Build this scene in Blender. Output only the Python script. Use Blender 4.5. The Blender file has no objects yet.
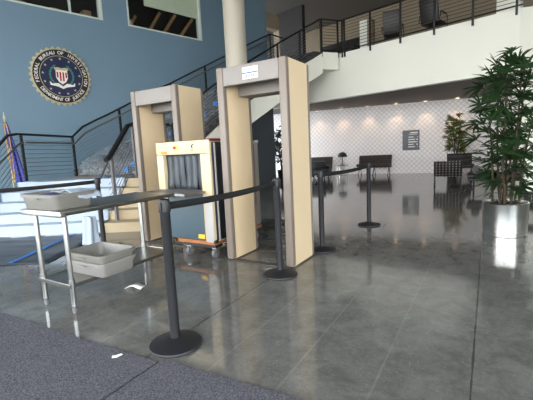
import bpy, bmesh, math, random
from mathutils import Vector, Matrix, noise
random.seed(7)
S = bpy.context.scene
C = S.collection
PI = math.pi
rad = math.radians

# ------------------------------------------------------------------ frames
UA = rad(31)                       # heading of the floor grid
def G(v, u, z=0): return Vector((v*math.cos(UA)+u*math.sin(UA), -v*math.sin(UA)+u*math.cos(UA), z))
GROT = -UA
Q = math.sqrt(.5)
def B(x, y, z=0): return Vector((x*Q+y*Q, -x*Q+y*Q, z))
BROT = -rad(45)

# ------------------------------------------------------------------ materials
def lin(c):
    c /= 255.
    return c/12.92 if c <= .04045 else ((c+.055)/1.055)**2.4
def rgb(r, g, b): return (lin(r), lin(g), lin(b), 1)
class NT:
    def __init__(s, m): s.t = m.node_tree; s.n = s.t.nodes; s.l = s.t.links
    def add(s, ty, **kw):
        n = s.n.new(ty)
        for k, v in kw.items():
            if k.startswith('i_'):
                n.inputs[int(k[2:]) if k[2:].isdigit() else k[2:]].default_value = v
            else: setattr(n, k, v)
        return n
    def link(s, a, b): s.l.new(a, b)
    def math(s, op, a, b=None):
        n = s.add('ShaderNodeMath', operation=op)
        for i, x in enumerate((a, b)):
            if x is None: continue
            if isinstance(x, (int, float)): n.inputs[i].default_value = x
            else: s.link(x, n.inputs[i])
        return n.outputs[0]
    def mix(s, fac, a, b, blend='MIX'):
        n = s.add('ShaderNodeMix', data_type='RGBA', blend_type=blend)
        for sock, x in ((n.inputs[0], fac), (n.inputs[6], a), (n.inputs[7], b)):
            if isinstance(x, (int, float, tuple)): sock.default_value = x
            else: s.link(x, sock)
        return n.outputs[2]
def mat(name, col, rough=.5, metal=0, var=.08, scale=6, bump=0, bscale=80, spec=.5, emit=None, coat=0, detail=3):
    m = bpy.data.materials.new(name); m.use_nodes = True
    k = NT(m); p = k.n['Principled BSDF']
    tc = k.add('ShaderNodeTexCoord')
    nz = k.add('ShaderNodeTexNoise'); nz.inputs['Scale'].default_value = scale; nz.inputs['Detail'].default_value = detail
    k.link(tc.outputs['Object'], nz.inputs['Vector'])
    c = rgb(*col)
    lo = tuple(x*(1-var) for x in c[:3])+(1,); hi = tuple(min(1, x*(1+var)) for x in c[:3])+(1,)
    k.link(k.mix(nz.outputs['Fac'], lo, hi), p.inputs['Base Color'])
    p.inputs['Roughness'].default_value = rough; p.inputs['Metallic'].default_value = metal
    p.inputs['Specular IOR Level'].default_value = spec
    if coat: p.inputs['Coat Weight'].default_value = coat
    if bump:
        n2 = k.add('ShaderNodeTexNoise'); n2.inputs['Scale'].default_value = bscale
        k.link(tc.outputs['Object'], n2.inputs['Vector'])
        bp = k.add('ShaderNodeBump'); bp.inputs['Strength'].default_value = bump; bp.inputs['Distance'].default_value = .01
        k.link(n2.outputs['Fac'], bp.inputs['Height']); k.link(bp.outputs[0], p.inputs['Normal'])
    if emit:
        p.inputs['Emission Color'].default_value = rgb(*emit[0]); p.inputs['Emission Strength'].default_value = emit[1]
    return m
M = {}
M['blue_wall'] = mat('blue_wall_paint', (112, 139, 158), .75, var=.03, scale=1.5, bump=.05, bscale=200)
M['white_wall'] = mat('white_wall_paint', (242, 243, 232), .8, var=.02, scale=1)
M['ceil'] = mat('grey_ceiling', (90, 87, 83), .9, var=.04, scale=1)
M['ceil_low'] = mat('lobby_ceiling', (122, 113, 108), .9, var=.03, scale=1)
M['tan_wall'] = mat('tan_wall', (142, 130, 110), .8, var=.03, scale=1)
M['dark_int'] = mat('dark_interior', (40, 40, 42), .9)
M['stair_shade'] = mat('stair_shade_dark', (58, 66, 72), .8, var=.04, scale=1)  # dark colour stands in for shade on the added stair partition
M['column'] = mat('column_paint', (192, 186, 170), .45, var=.03, scale=1)
M['black_metal'] = mat('black_rail_metal', (30, 31, 33), .45, .3)
M['grey_metal'] = mat('grey_rail_metal', (112, 114, 114), .4, .6)
M['cable'] = mat('steel_cable', (136, 140, 142), .35, .7)
M['steel'] = mat('brushed_steel', (176, 178, 176), .3, 1, var=.1, scale=25)
M['steel_top'] = mat('table_steel', (150, 150, 146), .32, 1, var=.15, scale=14)
M['planter'] = mat('planter_steel', (214, 216, 214), .24, 1, var=.04, scale=3)
M['chrome'] = mat('chrome', (210, 212, 215), .12, 1)
M['stanchion'] = mat('stanchion_black', (27, 28, 32), .5, .1, bump=.15, bscale=300)
M['belt'] = mat('belt_webbing', (11, 11, 13), .85, bump=.3, bscale=400)
M['gate_cream'] = mat('gate_cream_laminate', (212, 192, 158), .45, var=.03, scale=2)
M['gate_trim'] = mat('gate_taupe_trim', (118, 108, 99), .45, var=.04, scale=4)
M['gate_head'] = mat('gate_header_grey', (126, 121, 116), .5, var=.03, scale=3)
M['gate_dark'] = mat('gate_dark_grey', (104, 103, 106), .5)
M['gate_base'] = mat('gate_base_plate', (66, 60, 56), .55)
M['xray_cream'] = mat('scanner_cream', (188, 172, 140), .42, var=.04, scale=3)
M['xray_slate'] = mat('scanner_slate', (62, 82, 92), .5, var=.05, scale=4)
M['xray_navy'] = mat('scanner_navy', (26, 32, 44), .4)
M['xray_red'] = mat('scanner_red_trim', (96, 26, 24), .5)
M['xray_grey'] = mat('scanner_grey', (128, 124, 118), .45)
M['curtain'] = mat('lead_curtain', (58, 66, 72), .5, var=.15, scale=9)
M['white_p'] = mat('white_plate', (172, 171, 168), .4)
M['board'] = mat('brown_board', (164, 104, 60), .6, var=.2, scale=15)
M['yellow'] = mat('yellow_label', (240, 190, 30), .5)
M['orange'] = mat('orange_label', (226, 130, 30), .5)
M['redp'] = mat('red_print', (170, 30, 36), .6)
M['black'] = mat('black_plastic', (17, 17, 19), .5)
M['white'] = mat('white_paper', (236, 236, 232), .7)
M['bluep'] = mat('blue_print', (40, 96, 150), .6)
M['tray'] = mat('grey_tray_plastic', (114, 113, 107), .5, var=.04, scale=8)
M['tray_b'] = mat('light_grey_tray_plastic', (126, 124, 121), .5, var=.04, scale=8)
M['bluecloth'] = mat('blue_cloth', (42, 48, 110), .9)
M['tape'] = mat('blue_painters_tape', (40, 120, 205), .7, var=.06)
M['mat_black'] = mat('black_floor_sheet', (52, 60, 68), .42, var=.25, scale=5, bump=.3, bscale=12)
M['step'] = mat('cream_step_stone', (178, 162, 132), .6, var=.06, scale=4)
M['tread'] = mat('dark_tread', (52, 52, 54), .7)
M['leather'] = mat('black_leather', (30, 27, 27), .42, var=.2, scale=20)
M['leather_br'] = mat('brown_black_leather', (60, 46, 40), .45, var=.2, scale=12)
M['leaf'] = mat('palm_leaf', (30, 52, 24), .4, var=.45, scale=4)
M['leaf2'] = mat('palm_leaf_olive', (86, 96, 40), .45, var=.4, scale=4)
M['leaf3'] = mat('dark_leaf', (36, 52, 30), .45, var=.4, scale=4)
M['stem'] = mat('palm_stem', (66, 54, 40), .8, var=.3, scale=30)
M['soil'] = mat('potting_soil', (40, 32, 24), .95, bump=.5, bscale=40)
M['gold'] = mat('gold_relief', (188, 178, 142), .5, .1, var=.2, scale=40)
M['navy'] = mat('seal_navy', (22, 34, 72), .5)
M['seal_black'] = mat('seal_dark_ring', (20, 22, 34), .5)
M['seal_white'] = mat('seal_white', (232, 230, 222), .6)
M['seal_teal'] = mat('seal_teal', (60, 122, 112), .6)
M['flag_blue'] = mat('flag_blue_satin', (34, 42, 140), .5, var=.25, scale=8)
M['fringe'] = mat('gold_fringe', (206, 166, 66), .7, var=.3, scale=60)
M['wood'] = mat('pale_wood', (176, 132, 92), .6, var=.15, scale=10)
M['cardboard'] = mat('cardboard', (170, 140, 110), .8)
M['blind'] = mat('pale_green_blind', (186, 200, 176), .8)
M['frame'] = mat('window_frame_white', (205, 214, 206), .6)
M['sign'] = mat('slate_sign', (96, 104, 116), .5)
M['lamp_on'] = mat('downlight_lens', (255, 240, 215), .5, emit=((255, 225, 190), 3.2))
M['cord'] = mat('black_cable', (30, 30, 32), .5)

def glassy(name, tint, fac, rough=.05):
    m = bpy.data.materials.new(name); m.use_nodes = True; k = NT(m)
    k.n.remove(k.n['Principled BSDF'])
    tr = k.add('ShaderNodeBsdfTransparent'); tr.inputs[0].default_value = tint
    gl = k.add('ShaderNodeBsdfGlossy'); gl.inputs['Roughness'].default_value = rough
    tc = k.add('ShaderNodeTexCoord'); nz = k.add('ShaderNodeTexNoise'); nz.inputs['Scale'].default_value = 3
    k.link(tc.outputs['Object'], nz.inputs['Vector'])
    mx = k.add('ShaderNodeMixShader')
    k.link(k.math('ADD', k.math('MULTIPLY', nz.outputs['Fac'], .04), fac), mx.inputs[0])
    k.link(tr.outputs[0], mx.inputs[1]); k.link(gl.outputs[0], mx.inputs[2])
    k.link(mx.outputs[0], k.n['Material Output'].inputs[0])
    return m
M['glass'] = glassy('window_glass', (.9, .93, .92, 1), .06)

def plastic(name, col, opac, crumple=14):
    m = bpy.data.materials.new(name); m.use_nodes = True; k = NT(m); p = k.n['Principled BSDF']
    tc = k.add('ShaderNodeTexCoord')
    n1 = k.add('ShaderNodeTexNoise'); n1.inputs['Scale'].default_value = crumple; n1.inputs['Detail'].default_value = 5
    n1.inputs['Distortion'].default_value = 1.2
    k.link(tc.outputs['Object'], n1.inputs['Vector'])
    bp = k.add('ShaderNodeBump'); bp.inputs['Strength'].default_value = .7; bp.inputs['Distance'].default_value = .03
    k.link(n1.outputs['Fac'], bp.inputs['Height']); k.link(bp.outputs[0], p.inputs['Normal'])
    p.inputs['Base Color'].default_value = rgb(*col); p.inputs['Roughness'].default_value = .25
    tr = k.add('ShaderNodeBsdfTransparent'); mx = k.add('ShaderNodeMixShader')
    mr = k.add('ShaderNodeMapRange'); mr.inputs[1].default_value = .35; mr.inputs[2].default_value = .65
    mr.inputs[3].default_value = max(0, opac-.25); mr.inputs[4].default_value = min(1, opac+.25)
    k.link(n1.outputs['Fac'], mr.inputs[0]); k.link(mr.outputs[0], mx.inputs[0])
    k.link(tr.outputs[0], mx.inputs[1]); k.link(p.outputs[0], mx.inputs[2])
    k.link(mx.outputs[0], k.n['Material Output'].inputs[0])
    return m
M['clear_sheet'] = plastic('clear_plastic_sheet', (150, 158, 164), .5)
def cover_mat():
    m = mat('white_drop_cloth', (160, 174, 190), .45, var=.05, scale=3, bump=.5, bscale=6)
    return m
M['cover'] = cover_mat()

def floor_mat():
    m = bpy.data.materials.new('polished_concrete'); m.use_nodes = True; k = NT(m); p = k.n['Principled BSDF']
    tc = k.add('ShaderNodeTexCoord'); sp = k.add('ShaderNodeSeparateXYZ'); k.link(tc.outputs['Object'], sp.inputs[0])
    x, y = sp.outputs[0], sp.outputs[1]
    def cell(c, off, per):
        a = k.math('DIVIDE', k.math('SUBTRACT', c, off), per)
        fr = k.math('FRACT', a); d = k.math('MULTIPLY', k.math('MINIMUM', fr, k.math('SUBTRACT', 1, fr)), per)
        return k.math('FLOOR', a), d
    cx, dx = cell(x, -.046, .447); cy, dy = cell(y, 2.0, 1.8); _, dm = cell(x, -.046, 1.788)
    d = k.math('MINIMUM', dx, dy)
    wob = k.add('ShaderNodeTexNoise'); wob.inputs['Scale'].default_value = 9; k.link(tc.outputs['Object'], wob.inputs[0])
    line = k.math('LESS_THAN', d, k.math('MULTIPLY', wob.outputs['Fac'], .011))
    cb = k.add('ShaderNodeCombineXYZ'); k.link(cx, cb.inputs[0]); k.link(cy, cb.inputs[1])
    wn = k.add('ShaderNodeTexWhiteNoise'); k.link(cb.outputs[0], wn.inputs[0])
    big = k.add('ShaderNodeTexNoise'); big.inputs['Scale'].default_value = 1.3; big.inputs['Detail'].default_value = 9; big.inputs['Roughness'].default_value = .6
    k.link(tc.outputs['Object'], big.inputs[0])
    fine = k.add('ShaderNodeTexNoise'); fine.inputs['Scale'].default_value = 30; fine.inputs['Detail'].default_value = 8; fine.inputs['Roughness'].default_value = .75; k.link(tc.outputs['Object'], fine.inputs[0])
    vor = k.add('ShaderNodeTexVoronoi'); vor.inputs['Scale'].default_value = 38; k.link(tc.outputs['Object'], vor.inputs[0])
    base = k.mix(big.outputs['Fac'], rgb(46, 47, 47), rgb(112, 111, 108))
    # pale patch: a pool of light painted into the floor colour and roughness
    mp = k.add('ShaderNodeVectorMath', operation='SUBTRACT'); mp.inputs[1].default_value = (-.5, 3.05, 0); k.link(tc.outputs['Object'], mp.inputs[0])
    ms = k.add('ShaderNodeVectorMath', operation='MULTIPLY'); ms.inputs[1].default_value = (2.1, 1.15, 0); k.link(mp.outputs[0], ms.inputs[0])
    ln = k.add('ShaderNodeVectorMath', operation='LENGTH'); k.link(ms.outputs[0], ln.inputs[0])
    light_patch = k.add('ShaderNodeMapRange'); light_patch.inputs[1].default_value = 1.15; light_patch.inputs[2].default_value = .6
    k.link(k.math('ADD', ln.outputs['Value'], k.math('MULTIPLY', k.math('SUBTRACT', big.outputs['Fac'], .5), 1.6)), light_patch.inputs[0])
    base = k.mix(k.math('MULTIPLY', light_patch.outputs[0], .6), base, rgb(134, 133, 128))
    mid = k.add('ShaderNodeTexNoise'); mid.inputs['Scale'].default_value = 5; mid.inputs['Detail'].default_value = 10; mid.inputs['Roughness'].default_value = .7; mid.inputs['Distortion'].default_value = .6
    k.link(tc.outputs['Object'], mid.inputs[0])
    mm = k.add('ShaderNodeMapRange'); mm.inputs[1].default_value = .36; mm.inputs[2].default_value = .64; k.link(mid.outputs['Fac'], mm.inputs[0])
    base = k.mix(.42, base, k.mix(mm.outputs[0], rgb(44, 45, 45), rgb(140, 139, 134)))
    tint = k.math('ADD', k.math('MULTIPLY', wn.outputs['Value'], .22), .88)
    hs = k.add('ShaderNodeHueSaturation'); k.link(tint, hs.inputs['Value']); k.link(base, hs.inputs['Color']); base = hs.outputs[0]
    base = k.mix(.38, base, k.mix(fine.outputs['Fac'], rgb(48, 48, 47), rgb(156, 155, 149)))
    spk = k.math('LESS_THAN', vor.outputs['Distance'], k.math('MULTIPLY', big.outputs['Fac'], .22))
    base = k.mix(k.math('MULTIPLY', spk, .45), base, rgb(178, 174, 164))
    base = k.mix(k.math('MULTIPLY', k.math('LESS_THAN', dx, k.math('MULTIPLY', wob.outputs['Fac'], .012)), k.math('MULTIPLY', big.outputs['Fac'], .5)), base, rgb(142, 140, 132))
    base = k.mix(k.math('MULTIPLY', k.math('LESS_THAN', dm, k.math('MULTIPLY', wob.outputs['Fac'], .011)), .75), base, rgb(44, 40, 36))
    k.link(base, p.inputs['Base Color'])
    r = k.math('ADD', k.math('MULTIPLY', big.outputs['Fac'], .13), k.math('ADD', k.math('MULTIPLY', light_patch.outputs[0], .1), .02))
    k.link(r, p.inputs['Roughness'])
    p.inputs['Specular IOR Level'].default_value = .75
    bp = k.add('ShaderNodeBump'); bp.inputs['Strength'].default_value = .12; bp.inputs['Distance'].default_value = .004
    k.link(k.math('SUBTRACT', k.math('MULTIPLY', big.outputs['Fac'], 2), line), bp.inputs['Height']); k.link(bp.outputs[0], p.inputs['Normal'])
    return m
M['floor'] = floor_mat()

def carpet_mat(name):
    m = bpy.data.materials.new(name); m.use_nodes = True; k = NT(m); p = k.n['Principled BSDF']
    tc = k.add('ShaderNodeTexCoord')
    n1 = k.add('ShaderNodeTexNoise'); n1.inputs['Scale'].default_value = 110; n1.inputs['Detail'].default_value = 3; k.link(tc.outputs['Object'], n1.inputs[0])
    n2 = k.add('ShaderNodeTexNoise'); n2.inputs['Scale'].default_value = 3; k.link(tc.outputs['Object'], n2.inputs[0])
    w = k.add('ShaderNodeTexWave'); w.inputs['Scale'].default_value = 16; w.inputs['Distortion'].default_value = 2.5; w.inputs['Detail'].default_value = 2; k.link(tc.outputs['Object'], w.inputs[0])
    mr = k.add('ShaderNodeMapRange'); mr.inputs[1].default_value = .3; mr.inputs[2].default_value = .7; k.link(n1.outputs['Fac'], mr.inputs[0])
    c = k.mix(mr.outputs[0], rgb(52, 52, 57), rgb(118, 117, 124))
    c = k.mix(k.math('MULTIPLY', n2.outputs['Fac'], .3), c, rgb(88, 88, 94))
    c = k.mix(k.math('MULTIPLY', w.outputs['Fac'], .18), c, rgb(70, 70, 77))
    k.link(c, p.inputs['Base Color']); p.inputs['Roughness'].default_value = .95; p.inputs['Specular IOR Level'].default_value = .1
    bp = k.add('ShaderNodeBump'); bp.inputs['Strength'].default_value = .8; bp.inputs['Distance'].default_value = .006
    k.link(n1.outputs['Fac'], bp.inputs['Height']); k.link(bp.outputs[0], p.inputs['Normal'])
    return m
M['carpet'] = carpet_mat('grey_entrance_carpet')

def dotted_leather(name, c, dot, per, r):
    m = bpy.data.materials.new(name); m.use_nodes = True; k = NT(m); p = k.n['Principled BSDF']
    tc = k.add('ShaderNodeTexCoord'); sp = k.add('ShaderNodeSeparateXYZ'); k.link(tc.outputs['Object'], sp.inputs[0])
    def d(o): return k.math('ABSOLUTE', k.math('SUBTRACT', k.math('FRACT', k.math('DIVIDE', o, per)), .5))
    a, b = d(sp.outputs[0]), d(sp.outputs[2])
    q = k.math('SQRT', k.math('ADD', k.math('MULTIPLY', a, a), k.math('MULTIPLY', b, b)))
    n1 = k.add('ShaderNodeTexNoise'); n1.inputs['Scale'].default_value = 14; k.link(tc.outputs['Object'], n1.inputs[0])
    base = k.mix(n1.outputs['Fac'], tuple(x*.75 for x in rgb(*c)[:3])+(1,), rgb(*c))
    k.link(k.mix(k.math('LESS_THAN', q, r), base, rgb(*dot)), p.inputs['Base Color']); p.inputs['Roughness'].default_value = .45
    return m
M['leather_gap_dots'] = dotted_leather('black_leather_gap_dots', (34, 30, 30), (190, 186, 180), .085, .19)  # pale dots: light through the strap gaps, painted into the leather colour
M['leather_br'] = dotted_leather('brown_black_tufted_leather', (50, 38, 33), (20, 17, 17), .12, .24)
def lattice_mat():
    m = bpy.data.materials.new('lattice_wallcovering'); m.use_nodes = True; k = NT(m); p = k.n['Principled BSDF']
    tc = k.add('ShaderNodeTexCoord'); sp = k.add('ShaderNodeSeparateXYZ'); k.link(tc.outputs['Object'], sp.inputs[0])
    a = k.math('FRACT', k.math('DIVIDE', k.math('ADD', sp.outputs[0], sp.outputs[2]), .2))
    b = k.math('FRACT', k.math('DIVIDE', k.math('SUBTRACT', sp.outputs[0], sp.outputs[2]), .2))
    l = k.math('MAXIMUM', k.math('LESS_THAN', a, .22), k.math('LESS_THAN', b, .22))
    n1 = k.add('ShaderNodeTexNoise'); n1.inputs['Scale'].default_value = 2; k.link(tc.outputs['Object'], n1.inputs[0])
    base = k.mix(n1.outputs['Fac'], rgb(238, 236, 236), rgb(246, 244, 244))
    k.link(k.mix(l, base, rgb(216, 213, 218)), p.inputs['Base Color']); p.inputs['Roughness'].default_value = .7
    return m
M['lattice'] = lattice_mat()

# ------------------------------------------------------------------ mesh helpers
def nb(): return bmesh.new()
def box(bm, c, s, bevel=0, rz=0, mtx=None, seg=2):
    r = bmesh.ops.create_cube(bm, size=1)
    vs = r['verts']
    bmesh.ops.scale(bm, vec=s, verts=vs)
    if bevel:
        es = list({e for v in vs for e in v.link_edges})
        rr = bmesh.ops.bevel(bm, geom=es, offset=min(bevel, min(s)*.49), segments=seg, affect='EDGES', profile=.6)
        vs = list({v for f in rr['faces'] for v in f.verts} | {v for v in vs if v.is_valid})
        # collect all connected verts
        seen = set(vs); st = list(vs)
        while st:
            v = st.pop()
            for e in v.link_edges:
                o = e.other_vert(v)
                if o not in seen: seen.add(o); st.append(o)
        vs = list(seen)
    T = (mtx or Matrix.Identity(4)) @ Matrix.Translation(c) @ Matrix.Rotation(rz, 4, 'Z')
    bmesh.ops.transform(bm, matrix=T, verts=vs)
    return vs
def bx(bm, x0, x1, y0, y1, z0, z1, bevel=0, mtx=None):
    return box(bm, ((x0+x1)/2, (y0+y1)/2, (z0+z1)/2), (x1-x0, y1-y0, z1-z0), bevel, mtx=mtx)
def tube(bm, pts, r, seg=8, cap=True, closed=False, flat=None):
    pts = [Vector(p) for p in pts]; n = len(pts); rings = []
    rs = r if isinstance(r, (list, tuple)) else [r]*n
    prev = None
    for i, p in enumerate(pts):
        if closed: t = (pts[(i+1) % n]-pts[i-1]).normalized()
        elif i == 0: t = (pts[1]-p).normalized()
        elif i == n-1: t = (p-pts[i-1]).normalized()
        else: t = ((pts[i+1]-p).normalized()+(p-pts[i-1]).normalized()).normalized()
        if prev is None:
            up = Vector((0, 0, 1)) if abs(t.z) < .95 else Vector((1, 0, 0))
            a = t.cross(up).normalized()
        else:
            a = (prev-t*prev.dot(t)).normalized()
        prev = a; b = t.cross(a).normalized()
        if flat: ra, rb = flat
        else: ra = rb = rs[i]
        rings.append([bm.verts.new(p+a*ra*math.cos(2*PI*j/seg)+b*rb*math.sin(2*PI*j/seg)) for j in range(seg)])
    for i in range(n if closed else n-1):
        A, Bq = rings[i], rings[(i+1) % n]
        for j in range(seg): bm.faces.new((A[j], A[(j+1) % seg], Bq[(j+1) % seg], Bq[j]))
    if cap and not closed:
        bm.faces.new(rings[0][::-1]); bm.faces.new(rings[-1])
def lathe(bm, prof, c=(0, 0, 0), seg=28, mtx=None):
    c = Vector(c); rings = []; T = mtx or Matrix.Identity(4)
    for r, z in prof:
        if r < 1e-5: rings.append([bm.verts.new(T @ (c+Vector((0, 0, z))))])
        else: rings.append([bm.verts.new(T @ (c+Vector((r*math.cos(2*PI*j/seg), r*math.sin(2*PI*j/seg), z)))) for j in range(seg)])
    for A, D in zip(rings, rings[1:]):
        for j in range(seg):
            k = (j+1) % seg
            if len(A) == 1 and len(D) == 1: continue
            if len(A) == 1: bm.faces.new((A[0], D[j], D[k]))
            elif len(D) == 1: bm.faces.new((A[j], A[k], D[0]))
            else: bm.faces.new((A[j], A[k], D[k], D[j]))
def prism(bm, poly, z0, z1, mtx=None):
    T = mtx or Matrix.Identity(4)
    lo = [bm.verts.new(T @ Vector((p[0], p[1], z0))) for p in poly]; hi = [bm.verts.new(T @ Vector((p[0], p[1], z1))) for p in poly]
    n = len(poly)
    bm.faces.new(lo[::-1]); bm.faces.new(hi)
    for i in range(n): bm.faces.new((lo[i], lo[(i+1) % n], hi[(i+1) % n], hi[i]))
def obj(name, bm, m, parent=None, loc=None, rz=None, sharp=35, flat=False):
    bmesh.ops.recalc_face_normals(bm, faces=bm.faces)
    me = bpy.data.meshes.new(name)
    if not flat:
        for f in bm.faces: f.smooth = True
        for e in bm.edges:
            if len(e.link_faces) == 2 and e.calc_face_angle(0) > rad(sharp): e.smooth = False
    bm.to_mesh(me); bm.free()
    o = bpy.data.objects.new(name, me); C.objects.link(o)
    if m: me.materials.append(M[m] if isinstance(m, str) else m)
    if parent: o.parent = parent
    if loc is not None: o.location = loc
    if rz is not None: o.rotation_euler = (0, 0, rz)
    return o
def tag(o, label, cat, group=None, kind=None):
    if label: o['label'] = label
    if cat: o['category'] = cat
    if group: o['group'] = group
    if kind: o['kind'] = kind
    return o
def thing(name, label, cat, loc=(0, 0, 0), rz=0, group=None):
    o = bpy.data.objects.new(name, None); C.objects.link(o); o.empty_display_size = .1
    o.location = loc; o.rotation_euler = (0, 0, rz)
    return tag(o, label, cat, group)
def dup(root, loc, rz, label, group=None):
    r = root.copy(); C.objects.link(r); r.location = loc; r.rotation_euler = (0, 0, rz); r['label'] = label
    if group: r['group'] = group
    for ch in list(root.children):
        c = ch.copy(); C.objects.link(c); c.parent = r
        for g in ch.children:
            d = g.copy(); C.objects.link(d); d.parent = c
    return r
def struct(name, bm, m, loc=None, rz=None, label=None, flat=True):
    o = obj(name, bm, m, None, loc, rz, flat=flat); o['kind'] = 'structure'
    o['label'] = label or name.replace('_', ' '); o['category'] = name.split('_')[0]
    return o

# ------------------------------------------------------------------ the room
bm = nb(); bx(bm, -26, 26, -14, 30, -.2, 0)
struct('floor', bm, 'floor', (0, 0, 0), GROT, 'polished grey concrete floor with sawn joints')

# blue wall on the left, in the building frame: plane x = -11.24
WX = -11.24
bm = nb()
bx(bm, WX-.3, WX, -4, 11.72, 0, 5.21)
bx(bm, WX-.3, WX, -4, 1.2, 5.21, 7.4); bx(bm, WX-.3, WX, 4.9, 5.66, 5.21, 7.4); bx(bm, WX-.3, WX, 8.4, 11.72, 5.21, 7.4)
bx(bm, WX-.3, WX, 1.2, 8.4, 6.95, 7.4)
struct('wall_left', bm, 'blue_wall', (0, 0, 0), BROT, 'tall blue painted wall behind the staircase')
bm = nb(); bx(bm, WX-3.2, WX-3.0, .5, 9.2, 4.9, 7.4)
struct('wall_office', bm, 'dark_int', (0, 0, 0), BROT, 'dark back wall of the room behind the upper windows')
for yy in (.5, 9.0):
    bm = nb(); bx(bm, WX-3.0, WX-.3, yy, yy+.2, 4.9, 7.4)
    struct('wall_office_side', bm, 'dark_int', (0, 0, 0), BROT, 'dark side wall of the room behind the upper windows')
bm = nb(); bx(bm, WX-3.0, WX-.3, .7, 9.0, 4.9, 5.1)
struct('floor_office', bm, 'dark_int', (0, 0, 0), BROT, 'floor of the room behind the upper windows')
for n, (y0, y1, mull, lab) in enumerate([(1.2, 4.9, [2.4, 4.05], 'upper interior window at the top left corner'), (5.66, 8.4, [], 'upper interior window with the pale blind')]):
    w = bpy.data.objects.new('window_%d' % (n+1), None); C.objects.link(w); w.rotation_euler = (0, 0, BROT)
    tag(w, lab, 'window', kind='structure')
    bm = nb()
    bx(bm, WX-.2, WX+.012, y0, y1, 5.2, 5.24); bx(bm, WX-.2, WX+.012, y0, y1, 6.9, 6.95)
    bx(bm, WX-.2, WX+.012, y0, y0+.05, 5.24, 6.9); bx(bm, WX-.2, WX+.012, y1-.06, y1, 5.24, 6.9)
    for y in mull: bx(bm, WX-.15, WX-.08, y-.025, y+.025, 5.24, 6.9)
    obj('window_frame', bm, 'frame', w, flat=True)
    bm = nb(); bx(bm, WX-.118, WX-.112, y0+.05, y1-.06, 5.24, 6.9)
    obj('window_pane', bm, 'glass', w, flat=True)
bm = nb(); bx(bm, WX-.105, WX-.085, 6.3, 8.34, 5.95, 6.9)
for y in (6.8, 7.55): bx(bm, WX-.086, WX-.083, y-.01, y+.01, 5.95, 6.9)
o = obj('roller_blind', bm, 'blind', None, (0, 0, 0), BROT, flat=True)
tag(o, 'pale green blind lowered halfway behind the upper right window', 'blind')
# planks and boxes in the upper room
for i, (y, dy, z1, lab) in enumerate([(5.95, .22, 5.72, 'short pale plank leaning behind the second window, leftmost'), (6.6, .45, 6.0, 'pale plank leaning behind the second window, second from left'),
                                 (7.1, .55, 6.05, 'pale plank leaning behind the second window, third from left'), (7.75, .6, 6.05, 'pale plank leaning by the right edge of the second window')]):
    bm = nb(); tube(bm, [(WX-.9, y, 5.1), (WX-.45, y+dy, z1)], .055, 4)
    tag(obj('wooden_plank', bm, 'wood', None, (0, 0, 0), BROT, flat=True), lab, 'plank', 'planks in the upper room')
bm = nb(); lathe(bm, [(0, 0), (.12, 0), (.13, .1), (.1, .22), (.06, .3), (.03, .42), (.015, .46), (0, .46)], (WX-.45, 5.98, 5.1), 14)
tag(obj('white_jug', bm, 'white', None, (0, 0, 0), BROT), 'white jug shape behind the left end of the second window', 'jug')
for y, z, lab in [(2.95, .3, 'small cardboard box behind the first window, left'), (3.75, .3, 'small cardboard box behind the first window, middle'), (4.62, .42, 'tall cardboard box at the right edge of the first window')]:
    bm = nb(); bx(bm, -.13, .13, -.11, .11, 0, z, .006); bx(bm, -.131, .131, -.02, .02, z-.001, z+.002)
    tag(obj('cardboard_box', bm, 'cardboard', None, B(WX-.5, y, 5.1), BROT), lab, 'box', 'boxes in the upper room')

# far wall of the low lobby
FA = rad(116); FW = Vector((math.sin(FA), math.cos(FA), 0)); FN = Vector((FW.y, -FW.x, 0)); F0 = Vector((3.0, 17.2, 0))
if FN.y > 0: FN = -FN
FROT = math.atan2(FW.y, FW.x)
def FP(s, d=0, z=0): return F0+FW*s+FN*d+Vector((0, 0, z))
bm = nb(); bx(bm, -5, 9.5, 0, .2, 0, 2.95)
struct('wall_far', bm, 'lattice', F0, FROT, 'pale lattice patterned wall at the back of the lobby')
bm = nb(); bx(bm, -5, 9.5, -.015, 0, 0, .09)
struct('baseboard_far', bm, 'lattice', F0, FROT)
# lobby ceiling below the gallery, gallery slab, fascia
bm = nb()
vs = [bm.verts.new(v) for v in ((WX-4.5, 11.92, 2.97), (6, 11.92, 2.97), (6, 22, 2.76), (WX-4.5, 22, 2.76), (WX-4.5, 11.92, 3.1), (6, 11.92, 3.1), (6, 22, 3.1), (WX-4.5, 22, 3.1))]
for q in ((0, 1, 2, 3), (4, 5, 6, 7), (0, 1, 5, 4), (1, 2, 6, 5), (2, 3, 7, 6), (3, 0, 4, 7)): bm.faces.new([vs[i] for i in q])
struct('ceiling_lobby', bm, 'ceil_low', (0, 0, 0), BROT, 'low ceiling under the gallery')
BX1 = -2.3
bm = nb(); bx(bm, WX, BX1, 11.66, 11.92, 2.97, 4.5)
struct('wall_gallery', bm, 'white_wall', (0, 0, 0), BROT, 'white fascia wall of the upper gallery')
bm = nb(); bx(bm, WX-4.5, 6, 11.92, 17.2, 4.3, 4.48)
struct('floor_gallery', bm, 'tan_wall', (0, 0, 0), BROT, 'upper gallery floor')
bm = nb(); bx(bm, WX-4.5, 6, 16.7, 16.9, 4.48, 7.4)
struct('wall_gallery_back', bm, 'tan_wall', (0, 0, 0), BROT, 'tan wall behind the gallery')
bm = nb(); bx(bm, WX-4.5, 9, -5.5, 17.2, 7.4, 7.6)
struct('ceiling', bm, 'ceil', (0, 0, 0), BROT, 'grey ceiling above the gallery')
bm = nb(); bx(bm, WX-.3, WX+.02, 11.75, 12.5, 6.3, 6.9); bx(bm, WX-.3, WX+.02, 12.46, 12.5, 4.5, 6.3)
struct('trim_1', bm, 'tan_wall', (0, 0, 0), BROT, 'beige bulkhead at the end of the blue wall')
bm = nb(); bx(bm, WX-4.5, WX+.55, 13.4, 13.6, 4.48, 7.4)
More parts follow.
